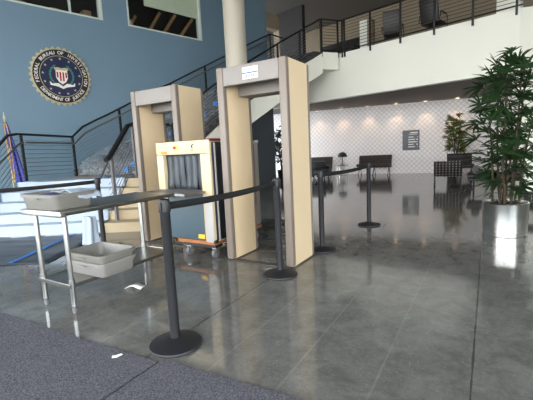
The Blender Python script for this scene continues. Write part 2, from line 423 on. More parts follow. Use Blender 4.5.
struct('wall_hall', bm, 'dark_int', (0, 0, 0), BROT, 'dark hall wall at the end of the gallery')
# white pier and wall at the right
bm = nb(); 
c0 = B(BX1, 11.66); d = Vector((math.sin(rad(104)), math.cos(rad(104)), 0)); nrm = Vector((-d.y, d.x, 0))
def wpoly(a, b, t): return [(a.x, a.y), (b.x, b.y), (b.x+nrm.x*t, b.y+nrm.y*t), (a.x+nrm.x*t, a.y+nrm.y*t)]
prism(bm, wpoly(c0, c0+d*6, .35), 0, 4.5)
struct('wall_right', bm, 'white_wall', None, None, 'white wall at the right end of the gallery')
bm = nb()
a = c0+d*.5-nrm*.05
for t in range(1):
    p0 = a; p1 = c0+d*3-nrm*.05
    vs = [(p0, 3.0), (p1, 5.6), (p1, 5.2), (p0+d*.05, 2.6)]
    f = [bm.verts.new((p.x, p.y, z)) for p, z in vs]; g = [bm.verts.new((p.x-nrm.x*.5, p.y-nrm.y*.5, z)) for p, z in vs]
    bm.faces.new(f); bm.faces.new(g[::-1])
    for i in range(4): bm.faces.new((f[i], f[(i+1) % 4], g[(i+1) % 4], g[i]))
struct('trim_2', bm, 'ceil_low', None, None, 'sloping soffit on the white right wall')

# the building's solid right side plus added unseen walls above the glazed entrance front behind the camera
bm = nb(); bx(bm, 5.2, 5.5, 3.5, 17, 0, 7.4); bx(bm, 5.2, 5.5, -6, 3.5, 5.2, 7.4)  # second box: unseen band above the glass, added to cut high daylight
struct('wall_entrance_right', bm, 'white_wall', (0, 0, 0), BROT, 'solid wall on the right side of the hall, with an added unseen band above the glass')
bm = nb(); bx(bm, WX-.3, 5.5, -5.7, -5.4, 5.2, 7.4)  # unseen upper wall, added to keep daylight off the high left wall
struct('wall_entrance_shade', bm, 'white_wall', (0, 0, 0), BROT, 'added solid wall shading the hall above the glazed entrance front')
bm = nb()
for i in range(12): bx(bm, WX+.1+i*1.5, WX+.2+i*1.5, -5.6, -5.45, 0, 5.2)
for z in (2.6,): bx(bm, WX, 5.2, -5.6, -5.45, z, z+.1)
struct('window_3', bm, 'black_metal', (0, 0, 0), BROT, 'glazed entrance front behind the camera')
bm = nb()
for i in range(6): bx(bm, 5.25, 5.4, -5.5+i*1.7, -5.4+i*1.7, 0, 5.2)
for z in (2.6,): bx(bm, 5.25, 5.4, -5.5, 3.5, z, z+.1)
struct('window_4', bm, 'black_metal', (0, 0, 0), BROT, 'glazed side front to the right of the camera')
# column
bm = nb(); lathe(bm, [(0, 0), (.33, 0), (.33, .1), (.285, .12), (.285, 7.4), (0, 7.4)], (0, 0, 0), 40)
o = struct('trim_column', bm, 'column', (-.62, 10.3, 0), 0, 'round cream column rising behind the metal detectors', flat=False)

# ------------------------------------------------------------------ the stairs
ZL = .835; ZT = 4.5
def bez(p0, c, p1, n):
    P = [Vector(p0)*(1-t)**2+Vector(c)*2*t*(1-t)+Vector(p1)*t*t for t in [i/200 for i in range(201)]]
    L = [0]
    for a, b2 in zip(P, P[1:]): L.append(L[-1]+(b2-a).length)
    out = []
    for i in range(n+1):
        t = L[-1]*i/n; k = min(range(201), key=lambda q: abs(L[q]-t)); out.append(P[k])
    return out
NS = 22
INN = bez((-2.05, 8.5), (-1.6, 11.3), (2.11, 13.31), NS)
OUT = bez((-4.85, 9.5), (-2.4, 12.2), (.42, 14.7), NS)
HR = (ZT-ZL)/NS
stair = thing('staircase', 'long open staircase with white stringers climbing to the gallery', 'stairs', (0, 0, 0))
bm = nb()
for i in range(NS):
    z1 = ZL+HR*(i+1); z0 = z1-HR-.05
    q = [INN[i], INN[i+1], OUT[i+1], OUT[i]]
    lo = [bm.verts.new((p.x, p.y, z0)) for p in q]; hi = [bm.verts.new((p.x, p.y, z1)) for p in q]
    bm.faces.new(lo[::-1]); bm.faces.new(hi)
    for j in range(4): bm.faces.new((lo[j], lo[(j+1) % 4], hi[(j+1) % 4], hi[j]))
obj('treads', bm, 'tread', stair, flat=True)
def stringer(path, side):
    bm = nb(); rows = []
    n = len(path)
    for i, p in enumerate(path):
        a = path[max(0, i-1)]; b2 = path[min(n-1, i+1)]; t = (b2-a).normalized(); nn = Vector((t.y, -t.x))*side
        z = ZL+(ZT-ZL)*i/(n-1); w = .07
        rows.append([bm.verts.new((p.x, p.y, z-.06)), bm.verts.new((p.x+nn.x*w, p.y+nn.y*w, z-.06)),
                     bm.verts.new((p.x+nn.x*w, p.y+nn.y*w, max(.0, z-.72))), bm.verts.new((p.x, p.y, max(0, z-.72)))])
    for A, D in zip(rows, rows[1:]):
        for j in range(4): bm.faces.new((A[j], A[(j+1) % 4], D[(j+1) % 4], D[j]))
    bm.faces.new(rows[0]); bm.faces.new(rows[-1][::-1])
    return bm
obj('stringer', stringer(INN, 1), 'white_wall', stair)
obj('stringer', stringer(OUT, -1), 'white_wall', stair)
bm = nb()
prism(bm, [(2.12, 13.32), (2.74, 13.53), (2.80, 13.62), (.75, 15.67), (.42, 14.7)], 3.93, 4.5)
obj('top_landing', bm, 'white_wall', stair, flat=True)
bm = nb()
for i in range(5):
    y0 = 6.2+.3*i; lx = -4.85-.14*(4-i); bx(bm, lx, -2.15, y0, 7.45, .167*i, .167*(i+1)-.03); bx(bm, lx-.02, -2.13, y0-.02, 7.45, .167*(i+1)-.03, .167*(i+1))
obj('lower_steps', bm, 'step', stair, flat=True)
bm = nb(); prism(bm, [(-4.85, 7.45), (-2.15, 7.45), (-2.0, 8.55), (-4.72, 9.5), (-5.2, 8.1)], 0, .834)
obj('landing', bm, 'step', stair, flat=True)

bm = nb()
for i in range(6, NS):
    a_, b_ = OUT[i], OUT[i+1]; t_ = (b_-a_).normalized(); n_ = Vector((t_.y, -t_.x))
    z_ = ZL+(ZT-ZL)*i/NS-.7; q = [(a_.x, a_.y), (b_.x+t_.x*.01, b_.y+t_.y*.01), (b_.x-n_.x*.1, b_.y-n_.y*.1), (a_.x-n_.x*.1, a_.y-n_.y*.1)]
    prism(bm, q, 0, z_)
struct('wall_under_stairs', bm, 'stair_shade', None, None, 'added dark partition standing in for shade under the staircase')  # partition added so the space below the stairs reads as shade
def railing(name, label, runs, posts, ncab=9, hm='black_metal', pm='black_metal', r=.026, low=.12, bottom=.0, grab=None):
    """runs: polyline of handrail points (x,y,z); cables follow at equal drops"""
    t = thing(name, label, 'railing', (0, 0, 0))
    bm = nb(); tube(bm, runs, r, 8, flat=(r*1.35, r)); obj('handrail', bm, hm, t)
    for p, z0, z1 in posts:
        bm = nb(); box(bm, (p[0], p[1], (z0+z1)/2), (.05, .05, z1-z0), .004, GROT); obj('post', bm, pm, t)
    H = 1.0
    for k in range(ncab):
        dz = .13+(H-.13-low)*(k)/(ncab-1)
        bm = nb(); tube(bm, [(p[0], p[1], p[2]-dz) for p in runs], .0065, 5); obj('cable', bm, 'cable', t)
    if grab:
        bm = nb(); tube(bm, grab, .02, 8); obj('grab_rail', bm, 'grey_metal', t)
    return t
def p3(p, z): return (p.x, p.y, z)
def zr(i): return ZL+(ZT-ZL)*i/NS+1.07
# inner rail
runs = [p3(INN[i], zr(i)) for i in range(0, NS+1)]
posts = [(INN[i], zr(i)-1.25, zr(i)) for i in (0, 4, 8, 12, 16, 19, 22)]
railing('stair_railing', 'black cable railing on the near side of the upper flight', runs, posts)
# outer rail with landing part
runs = [(-5.14, 7.95, 1.84), (-4.72, 9.35, 1.81)]+[p3(OUT[i], zr(i)) for i in range(1, NS+1)]+[(.95, 15.35, 5.57)]
posts = [((-5.12, 8.0), .834, 1.84), ((-4.72, 9.35), .834, 1.81)]+[(OUT[i], zr(i)-1.2, zr(i)) for i in (4, 9, 13, 18, 22)]
g = [(-5.06, 8.05, 1.66), (-4.66, 9.32, 1.64)]+[(OUT[i].x+.06, OUT[i].y-.06, zr(i)-.17) for i in range(1, NS+1)]
t = railing('stair_railing', 'cable railing with grey grab rail on the wall side of the stairs', runs, posts, grab=g)
# lower flight rails (heading away from the camera)
runs = [(-5.1, 6.2, .86), (-5.1, 6.45, 1.02), (-5.2, 7.7, 1.80), (-5.15, 7.93, 1.84)]
railing('stair_railing', 'cable railing beside the flag, left side of the covered steps', runs, [((-5.1, 6.45), .167, 1.0)], ncab=8, grab=[(-5.03, 6.2, .70), (-5.03, 6.4, .82), (-5.06, 7.8, 1.62), (-5.05, 7.95, 1.66)])
runs = [(-2.66, 6.30, 1.22), (-2.64, 6.42, 1.28), (-2.66, 7.45, 1.86), (-2.6, 7.7, 1.92), (-2.1, 8.45, 1.92)]
railing('stair_railing', 'black cable railing with newel post right of the covered steps', runs, [((-2.62, 6.42), .167, 1.25), ((-2.62, 7.6), .834, 1.9)], pm='gate_dark',
        r=.04, grab=[(-2.76, 6.10, .84), (-2.69, 6.40, 1.17)])

# gallery railing
t = thing('gallery_railing', 'long black cable railing along the upper gallery', 'railing', (0, 0, 0))
zt = 5.57
j0, j1, j2 = Vector((2.14, 13.33)), Vector((2.74, 13.56)), Vector((2.90, 13.58))
e0 = B(-7.5, 11.62); e1 = B(BX1+.05, 11.62)
e1x = c0+d*3-nrm*.05
pts = [p3(j0, zt), p3(j1, zt), p3(j2, zt), p3(e0, zt), p3(e1, zt)]
bm = nb(); tube(bm, pts, .03, 8, flat=(.03, .022)); obj('handrail', bm, 'black_metal', t)
for k in range(9):
    z = zt-.11-k*.1
    bm = nb(); tube(bm, [p3(p, z) for p in (j0, j1, j2, e0, e1)], .008, 5); obj('cable', bm, 'black_metal', t)
bm = nb(); tube(bm, [p3(p, 4.56) for p in (j0, j1, j2, e0, e1)], .02, 6); obj('bottom_rail', bm, 'black_metal', t)
for p in [j0, j1, j2]+[B(-7.66+s, 11.62) for s in (.22, 1.2, 2.23, 3.25, 4.27, 5.28)]:
    bm = nb(); box(bm, (p.x, p.y, (4.34+zt)/2), (.05, .05, zt-4.34), .004, BROT); obj('post', bm, 'black_metal', t)

# drop cloths over the lower steps
def ns(x, y, s, a): return noise.noise(Vector((x*s, y*s, 3.1)))*a
prof = [(6.10, .012), (6.16, .02), (6.17, .19)]
for i in range(5):
    zt_ = .167*(i+1)+.012; y0 = 6.2+.3*i
    prof += [(y0-.035, zt_), (y0+.12, zt_+.004), (y0+.262, zt_+.004)] if i < 4 else [(y0-.035, zt_), (y0+.2, zt_), (y0+.4, zt_), (y0+.6, zt_), (y0+.8, zt_), (y0+1.0, zt_)]
bm = nb(); rows = []
# resample
dense = []
for a_, b_ in zip(prof, prof[1:]):
    for k in range(4): dense.append((a_[0]+(b_[0]-a_[0])*k/4, a_[1]+(b_[1]-a_[1])*k/4))
dense.append(prof[-1])
xs = [-5.3+2.52*k/50 for k in range(51)]
for (y, z) in dense:
    row = []
    for x in xs:
        x = -2.78+(x+2.78)*(2.1+max(0, 7.4-y)*.46+max(0, y-7.4)*.2)/2.52
        f = max(0, ns(x, y, 2.2, 1))*.025+max(0, ns(x+9, y*2, 6, 1))*.018
        row.append(bm.verts.new((x+ns(x, y, 3, .02), y-f*.5, z+f)))
    rows.append(row)
for A, D in zip(rows, rows[1:]):
    for j in range(50): bm.faces.new((A[j], A[j+1], D[j+1], D[j]))
o = obj('drop_cloth', bm, 'cover', sharp=60); sm = o.modifiers.new('s', 'SOLIDIFY'); sm.thickness = .004; sm.offset = 1
tag(o, 'white plastic drop cloth spread over the lower steps and landing', 'drop cloth')
for (x, y, z, w, l, rz, lab) in [(-3.25, 7.8, .885, .05, .5, .9, 'strip of blue tape on the white covered landing'),]:
    bm = nb(); bx(bm, -l/2, l/2, -w, w, 0, .003); tag(obj('tape_strip', bm, 'tape', None, (x, y, z), rz), lab, 'tape')
# clear sheeting over the upper flight
bm = nb(); rows = []
dv_ = Vector((-.25, -.97)); row = []
for k in range(25):
    p = INN[0].lerp(OUT[0], .04+.92*k/24)+dv_*.09; row.append(bm.verts.new((p.x, p.y, ZL+.02)))
rows.append(row)
for i in range(0, 15):
    row = []
    for k in range(25):
        f = k/24; p = INN[i].lerp(OUT[i], .04+.92*f)
        z = ZL+HR*i+.24+abs(ns(p.x, p.y, 5, .14))+(i % 2)*.02
        row.append(bm.verts.new((p.x, p.y, z)))
    rows.append(row)
for A, D in zip(rows, rows[1:]):
    for j in range(24): bm.faces.new((A[j], A[j+1], D[j+1], D[j]))
tag(obj('plastic_sheet', bm, 'clear_sheet', sharp=60), 'crumpled clear plastic sheeting taped over the upper stair treads', 'plastic sheet')
for i, f, z_, lab in [(0, .42, .13, 'blue tape patch on the clear sheeting, lowest one left of the first detector'), (0, .34, .24, 'blue tape patch on the clear sheeting, upper one left of the first detector'),
                      (3, .2, .46, 'blue tape patch on the clear sheeting, seen inside the left detector'), (6, .06, .44, 'blue tape patch on the clear sheeting between the two detectors, lower one'), (8, .1, .44, 'blue tape patch on the clear sheeting between the two detectors, upper one')]:
    p = INN[i].lerp(OUT[i], f)+Vector((-.2, -.98))*(.16 if i == 0 else .05); bm = nb(); box(bm, (0, 0, 0), (.13, .012, .11), .004)
    tag(obj('tape_patch', bm, 'tape', None, (p.x, p.y, ZL+HR*i+z_), rad(-18)), lab, 'tape', 'tape patches on the stairs')

# black floor sheet with blue tape
bm = nb(); rows = []
for i in range(31):
    row = []
    for j in range(21):
        x = -6.6+3.85*i/30; y = 4.55+1.53*j/20
        x2 = x+(ns(y, x, 3, .04) if i in (0, 30) else 0)
        row.append(bm.verts.new((x2, y+(.12*(j/20-.5)), .006+max(0, ns(x*.6, y*2.5, 3, .025)))))
    rows.append(row)
for A, D in zip(rows, rows[1:]):
    for j in range(20): bm.faces.new((A[j], A[j+1], D[j+1], D[j]))
o = obj('floor_sheet', bm, 'mat_black', sharp=60); sm = o.modifiers.new('s', 'SOLIDIFY'); sm.thickness = .005; sm.offset = -1
tag(o, 'wrinkled black plastic sheet on the floor before the covered steps', 'floor sheet')
bm = nb(); tube(bm, [(-3.22+.06*math.sin(i*.7)*.2, 4.5+i*.157, .03) for i in range(11)], .02, 6, flat=(.028, .003))
tag(obj('tape_strip', bm, 'tape'), 'long strip of blue tape across the black floor sheet', 'tape')

# ------------------------------------------------------------------ flag
t = thing('flag', 'furled blue flag with gold fringe standing behind the railing', 'flag', B(WX+.62, 2.05), 0)
bm = nb(); lathe(bm, [(0, 0), (.17, 0), (.17, .03), (.05, .08), (.03, .12), (0, .12)]); obj('base', bm, 'gold', t)
bm = nb(); tube(bm, [(0, 0, .1), (0, 0, 2.25)], .014, 8); obj('pole', bm, 'gold', t)
bm = nb(); lathe(bm, [(0, 0), (.02, .01), (.035, .05), (.02, .1), (.006, .18), (0, .2)], (0, 0, 2.25), 12); obj('finial', bm, 'gold', t)
def folded(bm, z0, z1, rad0, rad1, n=40, rows=14, off=(0, 0)):
    R = []
    for i in range(rows+1):
        f = i/rows; z = z1+(z0-z1)*f; rr = rad0+(rad1-rad0)*f**.7
        R.append([bm.verts.new((off[0]*f+rr*(1+.28*math.sin(a*5+f*2))*math.cos(a), off[1]*f+rr*(1+.28*math.sin(a*5+f*2))*math.sin(a)*.75, z+.05*math.sin(a*2)*f)) for a in [2*PI*j/n for j in range(n)]])
    for A, D in zip(R, R[1:]):
        for j in range(n): bm.faces.new((A[j], A[(j+1) % n], D[(j+1) % n], D[j]))
bm = nb(); folded(bm, .75, 2.2, .025, .11, off=(.2, 0)); obj('cloth', bm, 'flag_blue', t, sharp=70)
bm = nb()
for s in (0, 1):
    pts = []
    for i in range(13):
        f = i/12; a = 4.6+s*1.0-f*1.4
        rr = (.025+.10*f**.7)*1.27; pts.append((.2*f+rr*math.cos(a), rr*math.sin(a)*.8, 2.18-1.4*f))
    tube(bm, pts, .009, 6)
obj('fringe', bm, 'fringe', t)
bm = nb()
tube(bm, [(.07, -.165, 1.75), (.13, -.16, 1.55), (.08, -.185, 1.35), (.14, -.17, 1.3)], .011, 6); obj('cord', bm, 'fringe', t)

# ------------------------------------------------------------------ round seal on the blue wall
sc_ = Matrix(((0, 0, 1, 0), (1, 0, 0, 0), (0, 1, 0, 0), (0, 0, 0, 1)))   # local disc xy -> wall (y right, z up), thickness along +x
def P2(loc, w): return loc
seal = thing('wall_seal', 'large round agency seal with gold scalloped rim on blue wall', 'seal', B(WX+.001, 3.465+.13, 3.49), BROT)
def disc(bm, r0, z0, z1, n=72, scallop=0, k=36):
    poly = []
    for j in range(n):
        a = 2*PI*j/n; r = r0*(1+scallop*(.5+.5*math.cos(a*k))); poly.append((r*math.cos(a), r*math.sin(a)))
    prism(bm, poly, z0, z1, sc_)
def ring(bm, r, rr, z, n=72, seg=6):
    tube(bm, [sc_ @ Vector((r*math.cos(2*PI*j/n), r*math.sin(2*PI*j/n), z)) for j in range(n)], rr, seg, closed=True)
bm = nb(); disc(bm, .715, 0, .04, 360, .085, 32)
obj('gold_rim', bm, 'gold', seal)
bm = nb(); disc(bm, .70, .04, .05, 90); obj('letter_ring', bm, 'seal_black', seal)
bm = nb(); ring(bm, .705, .010, .05); ring(bm, .53, .008, .052); obj('gold_beading', bm, 'gold', seal)
bm = nb(); disc(bm, .525, .05, .056, 90); obj('blue_field', bm, 'navy', seal)
sc0 = sc_; sc_ = sc_ @ Matrix.Diagonal((1.22, 1.22, 1, 1))
def star(bm, cx, cy, r, z0, z1):
    prism(bm, [(cx+(r if j % 2 == 0 else r*.42)*math.sin(PI*j/5), cy+(r if j % 2 == 0 else r*.42)*math.cos(PI*j/5)) for j in range(10)], z0, z1, sc_)
for j in range(13):
    a = 2*PI*j/13+PI/2
    bm = nb(); star(bm, .375*math.cos(a), .375*math.sin(a), .03, .056, .062); obj('star', bm, 'gold', seal, flat=True)
sx = [(-.115, .13), (.115, .13), (.12, -.03), (.07, -.12), (0, -.17), (-.07, -.12), (-.12, -.03)]
bm = nb(); prism(bm, sx, .056, .066, sc_); obj('shield', bm, 'seal_white', seal, flat=True)
bm = nb()
for k in (-.088, -.03, .03, .088): prism(bm, [(k-.016, .09), (k+.016, .09), (k+.016, -.1 if abs(k) < .05 else -.03), (k-.016, -.1 if abs(k) < .05 else -.03)], .066, .07, sc_)
obj('red_stripes', bm, 'redp', seal, flat=True)
bm = nb(); prism(bm, [(-.075, .03), (.075, .03), (.055, -.08), (0, -.12), (-.055, -.08)], .066, .0685, sc_); 
bm.free()
bm = nb(); prism(bm, [(-.13, .13), (.13, .13), (.15, .175), (.07, .19), (0, .17), (-.07, .19), (-.15, .175)], .056, .07, sc_)
obj('crest', bm, 'gold', seal, flat=True)
for s in (-1, 1):
    bm = nb()
    for q in range(7):
        a = rad(-50+q*17)
        cx, cy = s*.235*math.cos(a), .235*math.sin(a)+.02; ang = a+PI/2 if s > 0 else PI/2-a
        w, l = .026, .06
        ca, sa = math.cos(ang), math.sin(ang)
        prism(bm, [(cx+ca*px-sa*py, cy+sa*px+ca*py) for px, py in ((-l, 0), (0, w), (l, 0), (0, -w))], .056, .063, sc_)
    obj('laurel_branch', bm, 'seal_teal', seal, flat=True)
bm = nb()
prism(bm, [(-.26, -.12), (-.21, -.17), (-.09, -.15), (0, -.215), (.09, -.15), (.21, -.17), (.26, -.12), (.25, -.2), (.1, -.225), (0, -.27), (-.1, -.225), (-.25, -.2)], .063, .073, sc_)
obj('ribbon', bm, 'seal_white', seal, flat=True)
sc_ = sc0
def glyph_ring(name, text, rmid, size, a0, a1, flip, m):
    bm = nb(); n = len(text)
    cache = {}
    for i, ch in enumerate(text):
        if ch == ' ': continue
        if ch not in cache:
            cu = bpy.data.curves.new('g', 'FONT'); cu.body = ch; cu.size = size; cu.extrude = .003; cu.offset = .0015
            cu.align_x = 'CENTER'; cu.align_y = 'CENTER'
            to = bpy.data.objects.new('g', cu); C.objects.link(to)
            bpy.context.view_layer.update()
            me = bpy.data.meshes.new_from_object(to.evaluated_get(bpy.context.evaluated_depsgraph_get()))
            bpy.data.objects.remove(to); bpy.data.curves.remove(cu); cache[ch] = me
        a = a0+(a1-a0)*(i/(n-1))
        T = sc_ @ Matrix.Rotation(a-PI/2, 4, 'Z') @ Matrix.Translation((0, rmid, .053)) if not flip else sc_ @ Matrix.Rotation(a+PI/2, 4, 'Z') @ Matrix.Translation((0, -rmid, .053))
        b2 = nb(); b2.from_mesh(cache[ch]); bmesh.ops.transform(b2, matrix=T, verts=b2.verts)
        tmp = bpy.data.meshes.new('t'); b2.to_mesh(tmp); b2.free(); bm.from_mesh(tmp); bpy.data.meshes.remove(tmp)
    o = obj(name, bm, m, seal, flat=True)
    for me in cache.values(): bpy.data.meshes.remove(me)
glyph_ring('lettering', 'FEDERAL BUREAU OF INVESTIGATION', .612, .118, rad(196), rad(-16), False, 'seal_white')
glyph_ring('lettering', 'DEPARTMENT OF JUSTICE', .612, .118, rad(214), rad(326), True, 'seal_white')

# ------------------------------------------------------------------ metal detector gates
def gate(name, label, v0, u0, W=.875, D=.56, H=2.185, sticker=True, gname=None):
    t = thing(name, label, 'metal detector', G(v0+W/2, u0), GROT)
    for s in (-1, 1):
        xo = s*(W/2-.045)
        bm = nb(); bx(bm, xo-.036, xo+.036, .05, D-.045, .012, H-.004); obj('side_panel', bm, 'gate_cream', t)
        bm = nb(); bx(bm, xo-.045, xo+.045, 0, .075, .012, H, .024); obj('front_trim', bm, 'gate_trim', t)
        bm = nb(); bx(bm, xo-.045, xo+.045, D-.05, D, .012, H, .02); obj('rear_trim', bm, 'gate_trim', t)
    bm = nb(); bx(bm, -W/2+.09, W/2-.09, .008, .06, H-.205, H-.008, .008); obj('front_header', bm, 'gate_head', t)
    bm = nb(); bx(bm, -W/2+.082, W/2-.082, .30, D-.02, H-.285, H-.02, .008); obj('rear_header', bm, 'gate_head', t)
    bm = nb(); bx(bm, -W/2+.085, W/2-.085, .06, .30, H-.07, H-.03); obj('header_cover', bm, 'gate_head', t)
    bm = nb(); bx(bm, -W/2-.012, W/2+.012, -.012, .075, 0, .012, .004); bx(bm, -W/2-.012, W/2+.012, D-.05, D+.02, 0, .012, .004); bx(bm, -W/2-.012, -W/2+.1, .07, D-.045, 0, .012); bx(bm, W/2-.1, W/2+.012, .07, D-.045, 0, .012); obj('base_plate', bm, 'gate_base', t)
    if sticker:
        bm = nb(); bx(bm, -.085, .105, .004, .0085, H-.165, H-.045); l = obj('notice_label', bm, 'white', t)
        bm = nb(); bx(bm, -.085, .105, .002, .0045, H-.112, H-.098); obj('blue_band', bm, 'bluep', l)
        bm = nb()
        for i in range(5): bx(bm, -.045+i*.024, -.03+i*.024, .002, .0045, H-.152, H-.122)
        bx(bm, -.06, .08, .002, .0045, H-.075, H-.07); bx(bm, -.06, .06, .002, .0045, H-.087, H-.083)
        obj('print', bm, 'gate_dark', l)
    return t
gate('metal_detector', 'cream walk-through metal detector at centre, white label on its header', -2.625, 3.405)
gate('metal_detector', 'cream walk-through metal detector left of the baggage scanner, no label', -4.385, 3.69, sticker=False, W=.865, H=2.17)

# ------------------------------------------------------------------ baggage scanner
xr = thing('baggage_scanner', 'cream baggage x-ray scanner on casters between the two metal detectors', 'scanner', G(-3.2, 3.38), GROT)
x0, x1 = -.43, .435
bm = nb()
bx(bm, x0, x0+.115, 0, .27, .74, 1.26, .012); bx(bm, x1-.15, x1, 0, .27, .20, 1.26, .014); bx(bm, x0, x1, 0, .27, 1.26, 1.42, .014)
obj('front_hood', bm, 'xray_cream', xr)
bm = nb(); bx(bm, x1-.12, x1-.008, -.006, .01, .2, .76, .004); obj('white_post_cover', bm, 'white_p', xr)
bm = nb(); bx(bm, x0+.03, x1-.15, .012, .26, .215, .80, .006); obj('lower_panel', bm, 'xray_slate', xr)
bm = nb(); bx(bm, x1-.262, x1-.165, .006, .0125, .235, .285); obj('warning_label', bm, 'yellow', xr)
bm = nb(); bx(bm, x1, x1+.012, .03, .26, .22, 1.39, .004); sd = obj('side_panel', bm, 'xray_navy', xr)
bm = nb(); bx(bm, x1+.012, x1+.018, .06, .085, .22, 1.38); obj('side_strip', bm, 'white_p', sd)
bm = nb(); bx(bm, x0+.004, x0+.1, .005, .27, 1.418, 1.428, .003); bx(bm, x1-.13, x1, .005, .27, 1.418, 1.43, .003); bx(bm, x1-.002, x1+.014, .0, .27, 1.40, 1.43, .003)
obj('red_trim', bm, 'xray_red', xr)
bm = nb(); bx(bm, x0+.15, x1-.06, .265, 1.15, .21, 1.40, .01); obj('body', bm, 'xray_grey', xr)
bm = nb(); bx(bm, x1-.066, x1-.054, .9, .93, .25, 1.39); bx(bm, x1-.066, x1-.05, 1.08, 1.15, 1.37, 1.408); rb = obj('rear_trim', bm, 'white_p', xr)
bm = nb(); bx(bm, x1-.066, x1-.052, 1.0, 1.03, .5, 1.36); obj('red_stripe', bm, 'xray_red', xr)
bm = nb(); bx(bm, x0+.1, x1-.14, .2, .26, .82, 1.26); obj('tunnel', bm, 'black', xr)
nst = 6; wx = (x1-.15-(x0+.115))/nst
for i in range(nst):
    a = x0+.115+i*wx
    bm = nb(); R = []
    for j in range(9):
        f = j/8; yy = .055+.012*math.sin(j*.6+i*1.7)*f+.006*(i % 2)
        R.append([bm.verts.new((a+.003, yy+.005, 1.262-f*.43)), bm.verts.new((a+wx*.5, yy, 1.262-f*.43)), bm.verts.new((a+wx-.003, yy+.006, 1.262-f*.43))])
    for A, Dd in zip(R, R[1:]):
        for j in range(2): bm.faces.new((A[j], A[j+1], Dd[j+1], Dd[j]))
    o = obj('curtain_strip', bm, 'curtain', xr, sharp=60); sm = o.modifiers.new('s', 'SOLIDIFY'); sm.thickness = .006
bm = nb(); bx(bm, x0-.02, x1-.1, -.36, .2, .795, .825, .006); cb = obj('conveyor_bed', bm, 'steel_top', xr)
bm = nb(); bx(bm, x0+.03, x1-.15, -.34, .2, .824, .832); obj('conveyor_belt', bm, 'gate_dark', cb)
bm = nb(); bx(bm, x0+.2, x1-.03, .02, .27, .16, .205, .004); bx(bm, x0+.2, x1-.04, .27, 1.12, .16, .205, .004); obj('base_board', bm, 'board', xr)
bm = nb()
bx(bm, -.1, .43, .01, .14, .13, .16); bx(bm, -.1, .43, .97, 1.1, .13, .16); bx(bm, .1, .2, .13, .98, .135, .158)
obj('chassis', bm, 'black', xr)
for (cx, cy) in ((-.02, .05), (.385, .05), (-.02, 1.0), (.36, 1.0)):
    bm = nb(); bx(bm, cx-.028, cx-.022, cy-.02, cy+.02, .045, .135); bx(bm, cx+.022, cx+.028, cy-.02, cy+.02, .045, .135); bx(bm, cx-.03, cx+.03, cy-.03, cy+.03, .12, .135)
    k = obj('caster', bm, 'steel', xr)
    bm = nb(); tube(bm, [(cx-.018, cy, .055), (cx+.018, cy, .055)], .054, 18); obj('wheel', bm, 'gate_dark', k)
for (cx, cz) in ((-.21, .165), (.44, .19)):
    bm = nb(); tube(bm, [(cx, -.012, cz+.02), (cx, .03, cz+.02)], .022, 14); obj('bolt_foot', bm, 'black', xr)
bm = nb(); bx(bm, x0+.085, x0+.185, -.003, .002, 1.275, 1.305); obj('orange_label', bm, 'orange', xr)
bm = nb()
T = Matrix(((1, 0, 0, 0), (0, 0, 1, 0), (0, 1, 0, 0), (0, 0, 0, 1)))
cx, cz = -.085, 1.345
prism(bm, [(cx-.055, cz), (cx, cz-.036), (cx+.04, cz), (cx, cz+.036)], -.003, .002, T); w = obj('hazard_sign', bm, 'yellow', xr, flat=True)
bm = nb()
prism(bm, [(cx-.055, cz), (cx-.02, cz-.022), (cx-.006, cz), (cx-.02, cz+.022)], -.0045, -.002, T)
prism(bm, [(cx-.01+.015*math.cos(a), cz+.015*math.sin(a)) for a in [k*PI/5 for k in range(10)]], -.0045, -.002, T)
obj('hazard_symbol', bm, 'redp', w, flat=True)
bm = nb(); tube(bm, [(.2, -.002, 1.372), (.175, -.002, 1.365), (.168, -.002, 1.345), (.182, -.002, 1.333)], .007, 6); tube(bm, [(.172, -.002, 1.31), (.178, -.002, 1.302)], .008, 6)
obj('black_symbol', bm, 'black', xr)

# coiled cables on the floor behind the gate
for k, (v, u, lab) in enumerate([(-3.0, 5.1, 'black cable coiled on the floor seen through the central detector'),]):
    bm = nb(); pts = []
    for i in range(110):
        a = i*2*PI/18; r_ = .13+.035*math.sin(i*.37)+.02*math.cos(i*.9)
        pts.append((r_*math.cos(a)*1.4, r_*math.sin(a), .012+.0012*i+.008*math.sin(i*.8)))
    tube(bm, pts, .009, 6)
    tag(obj('coiled_cable', bm, 'cord', None, G(v, u), 0), lab, 'cable')

# ------------------------------------------------------------------ steel table
TU0, TU1, TV0, TV1 = 1.63, 2.87, -3.46, -2.86
tb = thing('steel_table', 'stainless steel worktable with an undershelf holding grey trays', 'table', G((TV0+TV1)/2, (TU0+TU1)/2), GROT)
hw, hl = (TV1-TV0)/2, (TU1-TU0)/2
bm = nb()
bx(bm, -hw, hw, -hl, hl, .845, .862, .006)
for x in (-hw+.02, hw-.02): tube(bm, [(x, -hl+.01, .842), (x, hl-.01, .842)], .02, 10)
for y in (-hl+.02, hl-.02): bx(bm, -hw, hw, y-.02, y+.02, .815, .85, .006)
obj('tabletop', bm, 'steel_top', tb)
for sx_ in (-1, 1):
    for sy in (-1, 1):
        x, y = sx_*(hw-.06), sy*(hl-.06)
        if sx_ < 0: x = -hw+.115
        bm = nb(); tube(bm, [(x, y, .06), (x, y, .83)], .0205, 14); l = obj('leg', bm, 'steel', tb)
        bm = nb(); lathe(bm, [(0, 0), (.016, 0), (.02, .02), (.02, .045), (.013, .05), (.013, .07), (0, .07)], (x, y, 0), 12); obj('bullet_foot', bm, 'gate_dark', l)
        bm = nb(); tube(bm, [(x, y, .225), (x, y, .285)], .027, 14); obj('collar', bm, 'steel', l)
